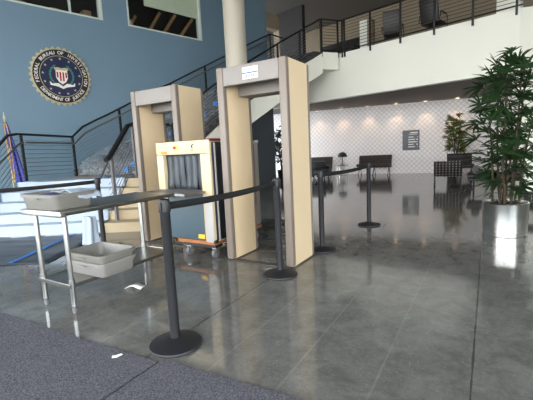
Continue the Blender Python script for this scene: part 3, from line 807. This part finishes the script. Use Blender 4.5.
bm = nb(); bx(bm, -hw+.09, hw-.04, -hl+.04, hl-.04, .237, .249); bx(bm, -hw+.09, hw-.04, -hl+.03, -hl+.045, .22, .255, .004); bx(bm, -hw+.09, hw-.04, hl-.045, hl-.03, .22, .255, .004)
bx(bm, -hw+.09, -hw+.105, -hl+.04, hl-.04, .22, .255, .004); bx(bm, hw-.055, hw-.04, -hl+.04, hl-.04, .22, .255, .004)
obj('undershelf', bm, 'steel_top', tb)

def tray_bm(wx=.26, wy=.19, h=.13, tp=.03):
    bm = nb()
    def loop(hx, hy, r, z, n=5):
        L = []
        for cx, cy, a0 in ((hx-r, hy-r, 0), (-hx+r, hy-r, 90), (-hx+r, -hy+r, 180), (hx-r, -hy+r, 270)):
            for k in range(n): a = rad(a0+90*k/(n-1)); L.append(bm.verts.new((cx+r*math.cos(a), cy+r*math.sin(a), z)))
        return L
    Ls = [loop(wx-tp, wy-tp, .04, 0), loop(wx-tp+.006, wy-tp+.006, .045, .006), loop(wx-.008, wy-.008, .05, h-.028), loop(wx+.006, wy+.006, .055, h-.028), loop(wx+.008, wy+.008, .055, h-.004),
          loop(wx+.004, wy+.004, .055, h), loop(wx-.01, wy-.01, .05, h), loop(wx-.014, wy-.014, .05, h-.006), loop(wx-tp-.004, wy-tp-.004, .04, .01)]
    for A, D in zip(Ls, Ls[1:]):
        n = len(A)
        for j in range(n): bm.faces.new((A[j], A[(j+1) % n], D[(j+1) % n], D[j]))
    bm.faces.new(Ls[0][::-1]); bm.faces.new(Ls[-1])
    return bm
def tray(label, loc, rz, m='tray'):
    t = thing('security_tray', label, 'tray', loc, rz, 'grey security trays')
    obj('tub', tray_bm(), m, t)
    for s in (-1, 1):
        bm = nb(); bx(bm, -.05, .05, s*.2-.006, s*.2+.006, .09, .1, .003); obj('grip', bm, m, t)
    return t
tray('light grey lower tray of the stack on the table undershelf', G(-3.02, 2.05, .2505), GROT+.0, 'tray_b')
tray('grey tray nested on top of the stack on the table undershelf', G(-3.02, 2.05, .318), GROT)
tray('grey tray on the steel tabletop holding a white bag', G(-3.21, 1.83, .863), GROT)
bm = nb(); bmesh.ops.create_icosphere(bm, subdivisions=3, radius=1)
for v in bm.verts: v.co = Vector((v.co.x*.12, v.co.y*.08, v.co.z*.035))*(1+.25*noise.noise(v.co*3))
tag(obj('blue_cloth', bm, 'bluecloth', None, G(-3.27, 1.80, .95), GROT, sharp=80), 'dark blue cloth crumpled inside the tray on the tabletop', 'cloth')
bm = nb(); rows = []
for i in range(17):
    row = []
    for j in range(13):
        x = -.2+.42*i/16; y = -.1+.22*j/12
        z = .0+.008*math.sin(i*.9)*math.cos(j*.8)+.02*math.exp(-((x)**2+(y)**2)/.02)+ns(x*3, y*3, 4, .012)
        if x > .19: z -= (x-.19)*1.6
        row.append(bm.verts.new((x, y, z)))
    rows.append(row)
for A, D in zip(rows, rows[1:]):
    for j in range(12): bm.faces.new((A[j], A[j+1], D[j+1], D[j]))
o = obj('plastic_bag', bm, 'cover', None, G(-3.16, 1.95, .985), GROT, sharp=80); sm = o.modifiers.new('s', 'SOLIDIFY'); sm.thickness = .004
tag(o, 'white plastic bag draped over the tray on the tabletop', 'bag')
# hanging plastic by the post behind the table
bm = nb(); folded(bm, 0.0, .44, .075, .1, n=24, rows=8)
tag(obj('plastic_bag', bm, 'cover', None, (-2.55, 5.25, .005), 0, sharp=80), 'white crumpled plastic standing beside the barrier post behind the table', 'bag')
# paper slips
bm = nb(); R = []
for i in range(9):
    x = -.085+.17*i/8; R.append([bm.verts.new((x, -.05, .004+.028*math.cos(x*16)**2)), bm.verts.new((x, .05, .004+.03*math.cos(x*16)**2))])
for A, D in zip(R, R[1:]): bm.faces.new((A[0], A[1], D[1], D[0]))
o = obj('paper_slip', bm, 'white', None, (-1.32, 3.48, .001), -.2, sharp=80); sm = o.modifiers.new('s', 'SOLIDIFY'); sm.thickness = .001
tag(o, 'curled white paper slip on the floor below the table', 'paper')
bm = nb(); prism(bm, [(-.03, -.008), (.0, -.016), (.035, -.002), (.03, .012), (-.005, .01), (-.025, .018)], 0, .004)
tag(obj('paper_scrap', bm, 'white', None, (-1.0, 2.22, .0135), .5), 'small white paper scrap lying on the grey carpet', 'paper')

# ------------------------------------------------------------------ stanchions
def stanchion(label, loc, belt_to=None, rz=0, tilt=(0, 0)):
    t = thing('barrier_post', label, 'barrier post', loc, 0, 'retractable belt barrier posts')
    bm = nb(); lathe(bm, [(0, 0), (.172, 0), (.176, .008), (.172, .018), (.13, .03), (.08, .044), (.042, .056), (0, .056)], seg=36); obj('base', bm, 'stanchion', t)
    bm = nb(); lathe(bm, [(0, .05), (.0325, .05), (.0325, .90), (.034, .903), (.034, .915), (0, .915)], seg=20); obj('pole', bm, 'stanchion', t)
    bm = nb(); lathe(bm, [(0, .912), (.036, .912), (.036, .975), (.033, .985), (.02, .992), (0, .993)], seg=20)
    h = obj('belt_head', bm, 'black', t)
    bm = nb()
    for k in range(4):
        a = rz+k*PI/2; box(bm, (.038*math.cos(a), .038*math.sin(a), .94), (.012, .022, .062), .003, a)
    obj('belt_slot', bm, 'black', h)
    if belt_to is not None:
        dv = Vector(belt_to)-Vector(loc); L = dv.length; dr = dv.normalized()
        bm = nb(); R = []
        N = 16
        for i in range(N+1):
            f = i/N; p = dr*(.038+(L-.076)*f); sag = -.02*4*f*(1-f)
            R.append([bm.verts.new((p.x, p.y, .915+sag)), bm.verts.new((p.x, p.y, .965+sag))])
        for A, D in zip(R, R[1:]): bm.faces.new((A[0], A[1], D[1], D[0]))
        o = obj('belt', bm, 'belt', t); sm = o.modifiers.new('s', 'SOLIDIFY'); sm.thickness = .003; sm.offset = 0
    return t
s1 = Vector((-.655, 2.36, 0)); s2 = Vector((.1, 3.68, 0)); s2 = Vector((.105, 3.66, 0)); s3 = Vector((.665, 4.5, 0)); s4 = Vector((1.62, 5.83, 0)); s0 = Vector((-2.34, 5.18, 0))
stanchion('black belt barrier post nearest the camera, at the carpet edge', s1, s2, rad(60))
stanchion('black belt barrier post in front of the central detector right leg', s2, None, rad(60))
stanchion('black belt barrier post just right of the central detector', s3, s4, rad(54))
stanchion('black belt barrier post standing alone furthest out on the open floor', s4, None, rad(54))
sm1 = Vector((-4.2, 4.1, 0))
stanchion('black belt barrier post behind the steel table and trays', s0, sm1, rad(30))

# ------------------------------------------------------------------ entrance carpets
for v0, v1, u1a, u1b, lab in [(-7.5, -1.72, 1.25, 1.475, 'grey entrance carpet filling the lower left foreground'), (-1.70, 1.3, 1.515, 1.66, 'grey entrance carpet piece at the bottom, right of the first barrier post')]:
    bm = nb(); n = 24; R = []
    for i in range(n+1):
        f = i/n; v = v0+(v1-v0)*f; ue = u1a+(u1b-u1a)*f
        R.append([bm.verts.new(G(v, -3, .012)), bm.verts.new(G(v, 1.0, .012)), bm.verts.new(G(v, ue-.012, .012)), bm.verts.new(G(v, ue, .001)), bm.verts.new(G(v, -3, .001))])
    for A, D in zip(R, R[1:]):
        for j in range(5): bm.faces.new((A[j], A[(j+1) % 5], D[(j+1) % 5], D[j]))
    bm.faces.new(R[0]); bm.faces.new(R[-1][::-1])
    tag(obj('entrance_carpet', bm, 'carpet'), lab, 'carpet')

# ------------------------------------------------------------------ plants
def leaflet(bm, base, dirv, up, L, w, droop):
    n = 5; side = dirv.cross(up).normalized(); R = []
    for i in range(n+1):
        f = i/n; p = base+dirv*L*f+Vector((0, 0, -droop*L*f*f)); ww = w*(math.sin(PI*min(1, .12+f*.8))**.7)*(1 if f < 1 else .35)
        R.append((bm.verts.new(p-side*ww+up*ww*.25), bm.verts.new(p), bm.verts.new(p+side*ww+up*ww*.25)))
    for A, D in zip(R, R[1:]):
        bm.faces.new((A[0], A[1], D[1], D[0])); bm.faces.new((A[1], A[2], D[2], D[1]))
def frond(bmL, bmS, base, az, el, pet, L, n, w, rnd, spread=150):
    d = Vector((math.cos(az)*math.cos(el), math.sin(az)*math.cos(el), math.sin(el)))
    tip = base+d*pet+Vector((0, 0, -.04*pet))
    tube(bmS, [base, base+d*pet*.5, tip], .005, 4)
    e2 = el-rnd.uniform(-.25, .6); roll = rnd.uniform(-.7, .7)
    d2 = Vector((math.cos(az)*math.cos(e2), math.sin(az)*math.cos(e2), math.sin(e2)))
    side = d2.cross(Vector((0, 0, 1))).normalized(); up = side.cross(d2).normalized()
    side, up = side*math.cos(roll)+up*math.sin(roll), up*math.cos(roll)-side*math.sin(roll)
    for k in range(n):
        a = rad(-spread/2+spread*k/(n-1)+rnd.uniform(-6, 6))
        dv = (d2*math.cos(a)+side*math.sin(a)+up*rnd.uniform(-.05, .12)).normalized()
        leaflet(bmL, tip, dv, up, L*(1-.25*abs(a)/1.3)*rnd.uniform(.85, 1.1), w, rnd.uniform(.15, .4))
def palm(name, label, loc, prof, stems, fronds, leafm, H0, rnd, soil_z, soil_r, L=.26, w=.02, potm='planter', pet=(.15, .35), nl=8):
    t = thing(name, label, 'plant', loc, 0)
    bm = nb(); lathe(bm, prof, seg=48); obj('planter', bm, potm, t)
    bm = nb(); lathe(bm, [(0, soil_z-.02), (soil_r, soil_z-.02), (soil_r, soil_z), (soil_r*.5, soil_z+.015), (0, soil_z+.02)], seg=32); obj('soil', bm, 'soil', t)
    bmL, bmS = nb(), nb(); tops = []
    for (bx_, by_, tx, ty, h) in stems:
        pts = [Vector((bx_+(tx-bx_)*f, by_+(ty-by_)*f+.02*math.sin(f*5+bx_*40), soil_z+(h-soil_z)*f)) for f in [i/8 for i in range(9)]]
        bm = nb(); tube(bm, pts, [.016-.006*i/8 for i in range(9)], 7); obj('stem', bm, 'stem', t)
        tops.append(pts)
    for (si, f, az, el, sc) in fronds:
        pts = tops[si]; i = min(7, int(f*8)); p = pts[i].lerp(pts[i+1], f*8-i)
        frond(bmL, bmS, p, az, el, rnd.uniform(*pet), L*sc, nl, w, rnd)
    obj('foliage', bmL, leafm, t, sharp=80); obj('leaf_stalks', bmS, leafm, t)
    return t
rnd = random.Random(3)
stems = [(-.1, -.05, -.05, -.02, 2.1), (.02, -.1, .08, -.08, 2.15), (.1, .05, .22, .0, 2.05), (-.02, .1, -.1, .1, 1.95), (-.12, .06, -.22, .05, 1.5), (.14, -.05, .22, -.1, 1.45), (.0, 0, -.02, -.12, 1.2), (.05, .12, .12, .2, 1.15), (-.08,-.1,-.16,-.16,1.0)]
fr = []
for s, n_, f0 in [(0, 16, .68), (1, 17, .66), (2, 16, .68), (3, 14, .7), (4, 14, .5), (5, 14, .48), (6, 18, .28), (7, 17, .28), (8, 17, .22)]:
    for k in range(n_):
        f = f0+(1-f0)*k/(n_-1); fr.append((s, min(f, .999), k*2.4+s*.8+rnd.uniform(-.3, .3), .15+.9*(f-f0)/(1-f0)+rnd.uniform(-.15, .15), rnd.uniform(.85, 1.2)))
prof = [(0, .015), (.245, .015), (.25, .0), (.258, .0), (.258, .02), (.266, .03), (.27, .41), (.272, .415), (.268, .42), (.255, .42), (.252, .36), (0, .36)]
palm('potted_palm', 'tall green fan palm in a brushed steel planter at right', (3.23, 4.97, 0), prof, stems, fr, 'leaf', .4, rnd, .385, .254, pet=(.10, .29), L=.265, w=.0155, nl=8)
def farpalm(label, loc, H, leafm, seed, wide=1.0):
    rnd = random.Random(seed)
    st = [(rnd.uniform(-.1, .1), rnd.uniform(-.1, .1), rnd.uniform(-.22, .22)*wide, rnd.uniform(-.2, .2)*wide, H*rnd.uniform(.6, .95)) for _ in range(7)]
    fr = []
    for s in range(7):
        for k in range(10): fr.append((s, .35+.65*k/10, k*2.4+s, .2+.7*k/10+rnd.uniform(-.2, .2), rnd.uniform(.9, 1.2)))
    pr = [(0, 0), (.2, 0), (.24, .38), (.25, .4), (.23, .4), (.22, .36), (0, .36)]
    return palm('potted_palm', label, loc, pr, st, fr, leafm, .36, rnd, .37, .22, L=.27, w=.024, pet=(.1, .3), potm='black', nl=7)
farpalm('olive green palm in a dark pot behind the two black lounge chairs', FP(5.1, .9), 2.4, 'leaf2', 5, 1.1)
farpalm('dark leafy palm seen through the opening of the central detector', (.75, 15.6, 0), 2.3, 'leaf3', 9, 1.2)

# ------------------------------------------------------------------ lounge furniture
def cushion(bm, w, d_, th, nx, ny, M4, puff=.02):
    rx, ry = nx*4, ny*4; top, bot = [], []
    for i in range(rx+1):
        r1, r2 = [], []
        for j in range(ry+1):
            x = -w/2+w*i/rx; y = -d_/2+d_*j/ry
            b = abs(math.sin(PI*i/4))*abs(math.sin(PI*j/4)); edge = i in (0, rx) or j in (0, ry)
            z = th*.5*(0.55 if edge else .85)+puff*b**.6
            r1.append(bm.verts.new(M4 @ Vector((x, y, z)))); r2.append(bm.verts.new(M4 @ Vector((x, y, -z))))
        top.append(r1); bot.append(r2)
    for i in range(rx):
        for j in range(ry):
            bm.faces.new((top[i][j], top[i+1][j], top[i+1][j+1], top[i][j+1])); bm.faces.new((bot[i][j], bot[i][j+1], bot[i+1][j+1], bot[i+1][j]))
    for i in range(rx):
        bm.faces.new((top[i][0], bot[i][0], bot[i+1][0], top[i+1][0])); bm.faces.new((top[i][ry], top[i+1][ry], bot[i+1][ry], bot[i][ry]))
    for j in range(ry):
        bm.faces.new((top[0][j], top[0][j+1], bot[0][j+1], bot[0][j])); bm.faces.new((top[rx][j], bot[rx][j], bot[rx][j+1], top[rx][j+1]))
def lounge(label, cat, name, loc, rz, W, lm, legs_x, group, zs=1):
    """faces local -y"""
    t = thing(name, label, cat, loc, rz, group); t.scale = (1, 1, zs)
    nx = max(4, int(W/.17))
    bm = nb(); cushion(bm, W, .58, .11, nx, 4, Matrix.Translation((0, -.02, .38)) @ Matrix.Rotation(rad(-8), 4, 'X')); obj('seat_cushion', bm, lm, t, sharp=60)
    bm = nb(); cushion(bm, W, .48, .10, nx, 3, Matrix.Translation((0, .33, .58)) @ Matrix.Rotation(rad(70), 4, 'X')); obj('back_cushion', bm, lm, t, sharp=60)
    for i in range(nx-1 if lm == 'leather_br' else 0):
        x = -W/2+.06+(W-.12)*i/(nx-2); bm = nb(); box(bm, (0, 0, 0), (.05, .006, .5), mtx=Matrix.Translation((x, .405, .56)) @ Matrix.Rotation(rad(-20), 4, 'X')); obj('back_strap', bm, 'leather', t)
    for x in legs_x:
        bm = nb()
        a = [(x, -.33, 0), (x, -.2, .1), (x, .0, .24), (x, .2, .38), (x, .36, .55), (x, .46, .80)]
        b2 = [(x, .38, 0), (x, .28, .14), (x, .1, .26), (x, -.12, .32), (x, -.32, .36)]
        tube(bm, a, .01, 6, flat=(.018, .007)); tube(bm, b2, .01, 6, flat=(.018, .007)); obj('cross_leg', bm, 'chrome', t)
    for y, z in ((.455, .77), (-.3, .35)):
        bm = nb(); tube(bm, [(min(legs_x), y, z), (max(legs_x), y, z)], .01, 6); obj('cross_bar', bm, 'chrome', t)
    return t
fr_ = FROT
lounge('brown-black tufted lounge sofa against the far wall, right of the lamp', 'sofa', 'lounge_sofa', FP(2.08, .62), fr_, 1.36, 'leather_br', (-.6, 0, .6), 'tufted sofas along the far wall')
lounge('brown-black tufted lounge sofa against the far wall, left of the lamp', 'sofa', 'lounge_sofa', FP(-.48, .62), fr_, 1.36, 'leather_br', (-.6, 0, .6), 'tufted sofas along the far wall')
lounge('black strapped lounge chair with its back to camera, nearer of two', 'chair', 'lounge_chair', (5.38, 10.95, 0), rad(154), .74, 'leather_gap_dots', (-.35, .35), 'black lounge chairs by the palm', .86)
lounge('black lounge chair facing camera beneath the olive palm, farther of two', 'chair', 'lounge_chair', (6.82, 13.0, 0), fr_+rad(4), .8, 'leather', (-.36, .36), 'black lounge chairs by the palm')
# dark tub armchair and black daybed
t = thing('tub_armchair', 'low dark navy armchair in front of the left sofa', 'chair', (2.1, 14.5, 0), rad(10))
bm = nb(); bx(bm, -.33, .33, -.3, .3, .2, .42, .05); obj('seat', bm, 'xray_navy', t)
bm = nb(); bx(bm, -.36, .36, .2, .34, .18, .72, .05); obj('backrest', bm, 'xray_navy', t)
for s in (-1, 1):
    bm = nb(); bx(bm, s*.36-.06, s*.36+.06, -.3, .3, .15, .56, .04); obj('armrest', bm, 'leather', t)
for x, y in ((-.3, -.25), (.3, -.25), (-.3, .25), (.3, .25)):
    bm = nb(); tube(bm, [(x, y, 0), (x, y, .2)], .025, 8); obj('leg', bm, 'black', t)
t = thing('daybed', 'black daybed with round bolster behind the steel planter', 'daybed', (5.75, 9.0, 0), rad(60))
bm = nb(); cushion(bm, .6, 1.5, .13, 4, 8, Matrix.Translation((0, 0, .38))); obj('mattress', bm, 'leather', t, sharp=60)
bm = nb(); tube(bm, [(-.3, .55, .53), (.3, .55, .53)], .09, 18); obj('bolster', bm, 'leather', t)
bm = nb(); bx(bm, -.28, .28, -.72, .72, .27, .32, .005); obj('frame', bm, 'black', t)
for x, y in ((-.24, -.6), (.24, -.6), (-.24, .6), (.24, .6)):
    bm = nb(); tube(bm, [(x, y, 0), (x, y, .27)], .018, 10); obj('leg', bm, 'black', t)
# side table and dome lamp
tl = FP(.70, .45)
t = thing('side_table', 'small square glass side table under the dome lamp', 'table', tl, FROT)
bm = nb(); bx(bm, -.22, .22, -.22, .22, .42, .435, .003); obj('tabletop', bm, 'gate_dark', t)
for x in (-.2, .2):
    for y in (-.2, .2):
        bm = nb(); tube(bm, [(x, y, 0), (x, y, .42)], .011, 8); obj('leg', bm, 'chrome', t)
bm = nb()
for a, b2 in (((-.2, -.2), (.2, .2)), ((-.2, .2), (.2, -.2))): tube(bm, [(a[0], a[1], .03), (b2[0], b2[1], .03)], .01, 6)
obj('cross_bar', bm, 'chrome', t)
t = thing('table_lamp', 'black dome table lamp standing between the two sofas', 'lamp', tl+Vector((0, 0, .436)), 0)
bm = nb(); lathe(bm, [(0, 0), (.11, 0), (.11, .015), (.02, .03), (0, .03)], seg=24); obj('base', bm, 'black', t)
bm = nb(); tube(bm, [(0, 0, .02), (0, 0, .42)], .014, 10); obj('stem', bm, 'black', t)
bm = nb(); lathe(bm, [(.205, .36), (.2, .42), (.17, .49), (.12, .54), (.05, .565), (0, .57), (0, .555), (.05, .55), (.115, .525), (.16, .48), (.19, .415), (.195, .36), (.205, .36)], seg=32); obj('lamp_shade', bm, 'black', t)
bm = nb(); lathe(bm, [(0, 0), (.012, 0), (.012, .02), (0, .025)], (0, 0, .57), 10); obj('knob', bm, 'steel', t)
# wall sign
t = thing('wall_sign', 'slate grey sign with white text lines on the lattice wall', 'sign', FP(3.49, .012, 1.375), FROT)
bm = nb(); bx(bm, -.33, .33, -.012, .012, -.41, .41, .004); obj('panel', bm, 'sign', t)
bm = nb()
bx(bm, -.02, .27, -.0135, -.011, .29, .33); bx(bm, -.08, .24, -.0135, -.011, .235, .255)
for k in range(5): bx(bm, -.1, .1+.12*((k*7) % 3)/2, -.0135, -.011, .11-k*.1, .145-k*.1); bx(bm, .21 if k % 2 else .25, .27, -.0135, -.011, .11-k*.1, .145-k*.1)
obj('text_line', bm, 'white', t)

# rolling white panel at the right edge
t = thing('rolling_cabinet', 'white cabinet on a black wheeled base at right edge', 'cabinet', (4.55, 6.2, 0), GROT)
bm = nb(); bx(bm, -.18, 1.0, -.02, .45, .36, 1.5, .01); obj('body', bm, 'white_wall', t)
bm = nb(); bx(bm, -.24, 1.02, -.06, .5, .31, .36, .01); obj('base_tray', bm, 'black', t)
for x in (-.12, .9):
    for y in (.02, .42):
        bm = nb(); tube(bm, [(x, y, .12), (x, y, .32)], .02, 8); k = obj('caster', bm, 'black', t)
        bm = nb(); tube(bm, [(x-.03, y, .075), (x+.03, y, .075)], .075, 16); obj('wheel', bm, 'black', k)

# ------------------------------------------------------------------ gallery furniture
def gal(x, y): return B(x, y, 4.48)
t = thing('pedestal', 'white pedestal cabinet behind the left end of gallery railing', 'cabinet', gal(-7.05, 12.35), BROT)
bm = nb(); bx(bm, -.14, .14, -.14, .14, 0, 1.1, .006); obj('body', bm, 'white_wall', t)
bm = nb(); bx(bm, .141, .3, -.12, .13, 0, 1.06, .004); obj('side_panel', bm, 'tan_wall', t)
t = thing('pedestal', 'white pedestal cabinet behind the right end of gallery railing', 'cabinet', gal(-2.75, 12.6), BROT)
bm = nb(); bx(bm, -.28, .28, -.18, .18, 0, 1.3, .006); obj('body', bm, 'white_wall', t)
bm = nb(); bx(bm, -.27, .27, -.185, -.179, .3, .32); obj('seam', bm, 'ceil_low', t)
def gchair(label, loc, rz):
    t = thing('gallery_chair', label, 'chair', loc, rz, 'black chairs on the gallery')
    bm = nb(); box(bm, (0, 0, .42), (.56, .52, .07), .02); obj('seat', bm, 'leather', t)
    bm = nb(); box(bm, (0, 0, 0), (.56, .06, .72), .02, mtx=Matrix.Translation((0, .32, .74)) @ Matrix.Rotation(rad(-14), 4, 'X')); obj('backrest', bm, 'leather', t)
    for s in (-1, 1):
        bm = nb(); tube(bm, [(s*.32, .3, .45), (s*.32, .26, .64), (s*.32, -.2, .64), (s*.32, -.28, .55), (s*.32, -.25, .02), (s*.32, .3, .02)], .013, 8); obj('arm_frame', bm, 'chrome', t)
        bm = nb(); box(bm, (s*.32, .03, .662), (.05, .36, .025), .008); obj('arm_pad', bm, 'leather', t)
    for y in (.3, -.2):
        bm = nb(); tube(bm, [(-.32, y, .40), (.32, y, .40)], .012, 6); obj('cross_bar', bm, 'chrome', t)
    return t
gchair('black chrome-framed chair on the gallery, left one near the pedestal', gal(-6.1, 12.5), BROT+rad(200))
gchair('black chrome-framed chair on the gallery, right one', gal(-4.75, 12.45), BROT+rad(178))
t = thing('gallery_table', 'low dark table between the chairs on the gallery', 'table', gal(-5.45, 13.5), BROT)
bm = nb(); bx(bm, -.5, .5, -.25, .25, .38, .42, .006); obj('tabletop', bm, 'black', t)
for x in (-.45, .45):
    for y in (-.2, .2):
        bm = nb(); tube(bm, [(x, y, 0), (x, y, .38)], .018, 8); obj('leg', bm, 'chrome', t)
t = thing('bench', 'long low black bench behind the landing railing', 'bench', gal(-8.4, 12.6), BROT)
bm = nb(); bx(bm, -.9, .9, -.25, .25, .32, .46, .03); obj('seat', bm, 'leather', t)
bm = nb(); bx(bm, -.9, .9, .18, .26, .46, .75, .03); obj('backrest', bm, 'leather', t)
for x in (-.8, .8):
    bm = nb(); bx(bm, x-.03, x+.03, -.2, .2, 0, .32); obj('leg', bm, 'black', t)

# ------------------------------------------------------------------ downlights
def downlight(label, p, zc, power, r=.09, group='round downlights under the gallery', spot=70):
    t = thing('ceiling_downlight', label, 'light', (p.x, p.y, zc), 0, group)
    bm = nb(); lathe(bm, [(r*.8, -.004), (r, -.012), (r*1.18, -.006), (r*1.2, 0)], seg=24); obj('trim_ring', bm, 'white', t)
    bm = nb(); lathe(bm, [(0, -.003), (r*.82, -.003), (r*.82, -.001), (0, -.001)], seg=24); obj('lens', bm, 'lamp_on', t)
    l = bpy.data.lights.new('lamp', 'SPOT'); l.energy = power; l.spot_size = rad(spot); l.spot_blend = .6; l.color = (1, .62, .36); l.shadow_soft_size = .05
    lo = bpy.data.objects.new('lamp', l); C.objects.link(lo); lo.parent = t; lo.location = (0, 0, -.03); 
    aim = FN*-.26+Vector((0, 0, -1)); lo.rotation_euler = aim.to_track_quat('-Z', 'Y').to_euler()
names = ['leftmost', 'second from left', 'third from left', 'fourth from left', 'fifth from left', 'rightmost']
for i, s in enumerate((-.41, .68, 1.79, 2.94, 4.05, 5.17)):
    downlight('warm round downlight in the low lobby ceiling, '+names[i], FP(s, .42), 2.865, 9)
bm = nb()
t = thing('ceiling_downlight', 'small round light in the high grey ceiling over the stairs', 'light', (1.75, 15.4, 7.4), 0)
lathe(bm, [(0, -.02), (.1, -.02), (.13, -.01), (.13, 0)], seg=20); obj('trim_ring', bm, 'gate_dark', t)
bm = nb(); lathe(bm, [(0, -.026), (.06, -.026), (.06, -.02), (0, -.02)], seg=16); obj('lens', bm, 'lamp_on', t)

# ------------------------------------------------------------------ light
w = bpy.data.worlds.new('sky'); S.world = w; w.use_nodes = True
k = w.node_tree; bg = k.nodes['Background']
tc = k.nodes.new('ShaderNodeTexCoord'); sp = k.nodes.new('ShaderNodeSeparateXYZ'); k.links.new(tc.outputs['Generated'], sp.inputs[0])
rp = k.nodes.new('ShaderNodeValToRGB'); k.links.new(sp.outputs[2], rp.inputs[0])
rp.color_ramp.elements[0].position = 0; rp.color_ramp.elements[0].color = (1, .99, .97, 1)
rp.color_ramp.elements[1].position = .7; rp.color_ramp.elements[1].color = (.78, .89, 1, 1)
k.links.new(rp.outputs[0], bg.inputs[0]); bg.inputs[1].default_value = 4.6

# ------------------------------------------------------------------ camera
cam = bpy.data.cameras.new('camera'); co = bpy.data.objects.new('camera', cam); C.objects.link(co)
cam.sensor_fit = 'HORIZONTAL'; cam.sensor_width = 36; cam.lens = 372/533*36; cam.clip_start = .05; cam.clip_end = 200
p, r = rad(7.7), rad(2.74)
Fv = Vector((0, math.cos(p), -math.sin(p))); R0 = Vector((1, 0, 0)); U0 = Vector((0, math.sin(p), math.cos(p)))
Ri = math.cos(r)*R0-math.sin(r)*U0; Ui = math.sin(r)*R0+math.cos(r)*U0
mw = Matrix((Ri, Ui, -Fv)).transposed().to_4x4(); mw.translation = (0, 0, 1.27)
co.matrix_world = mw
S.camera = co
S.view_settings.view_transform = 'Standard'; S.view_settings.look = 'None'; S.view_settings.gamma = 1; S.view_settings.exposure = 1.2; S.view_settings.use_curve_mapping = False
S.cycles.use_denoising = True; S.cycles.max_bounces = 8; S.cycles.diffuse_bounces = 5; S.cycles.sample_clamp_indirect = 6
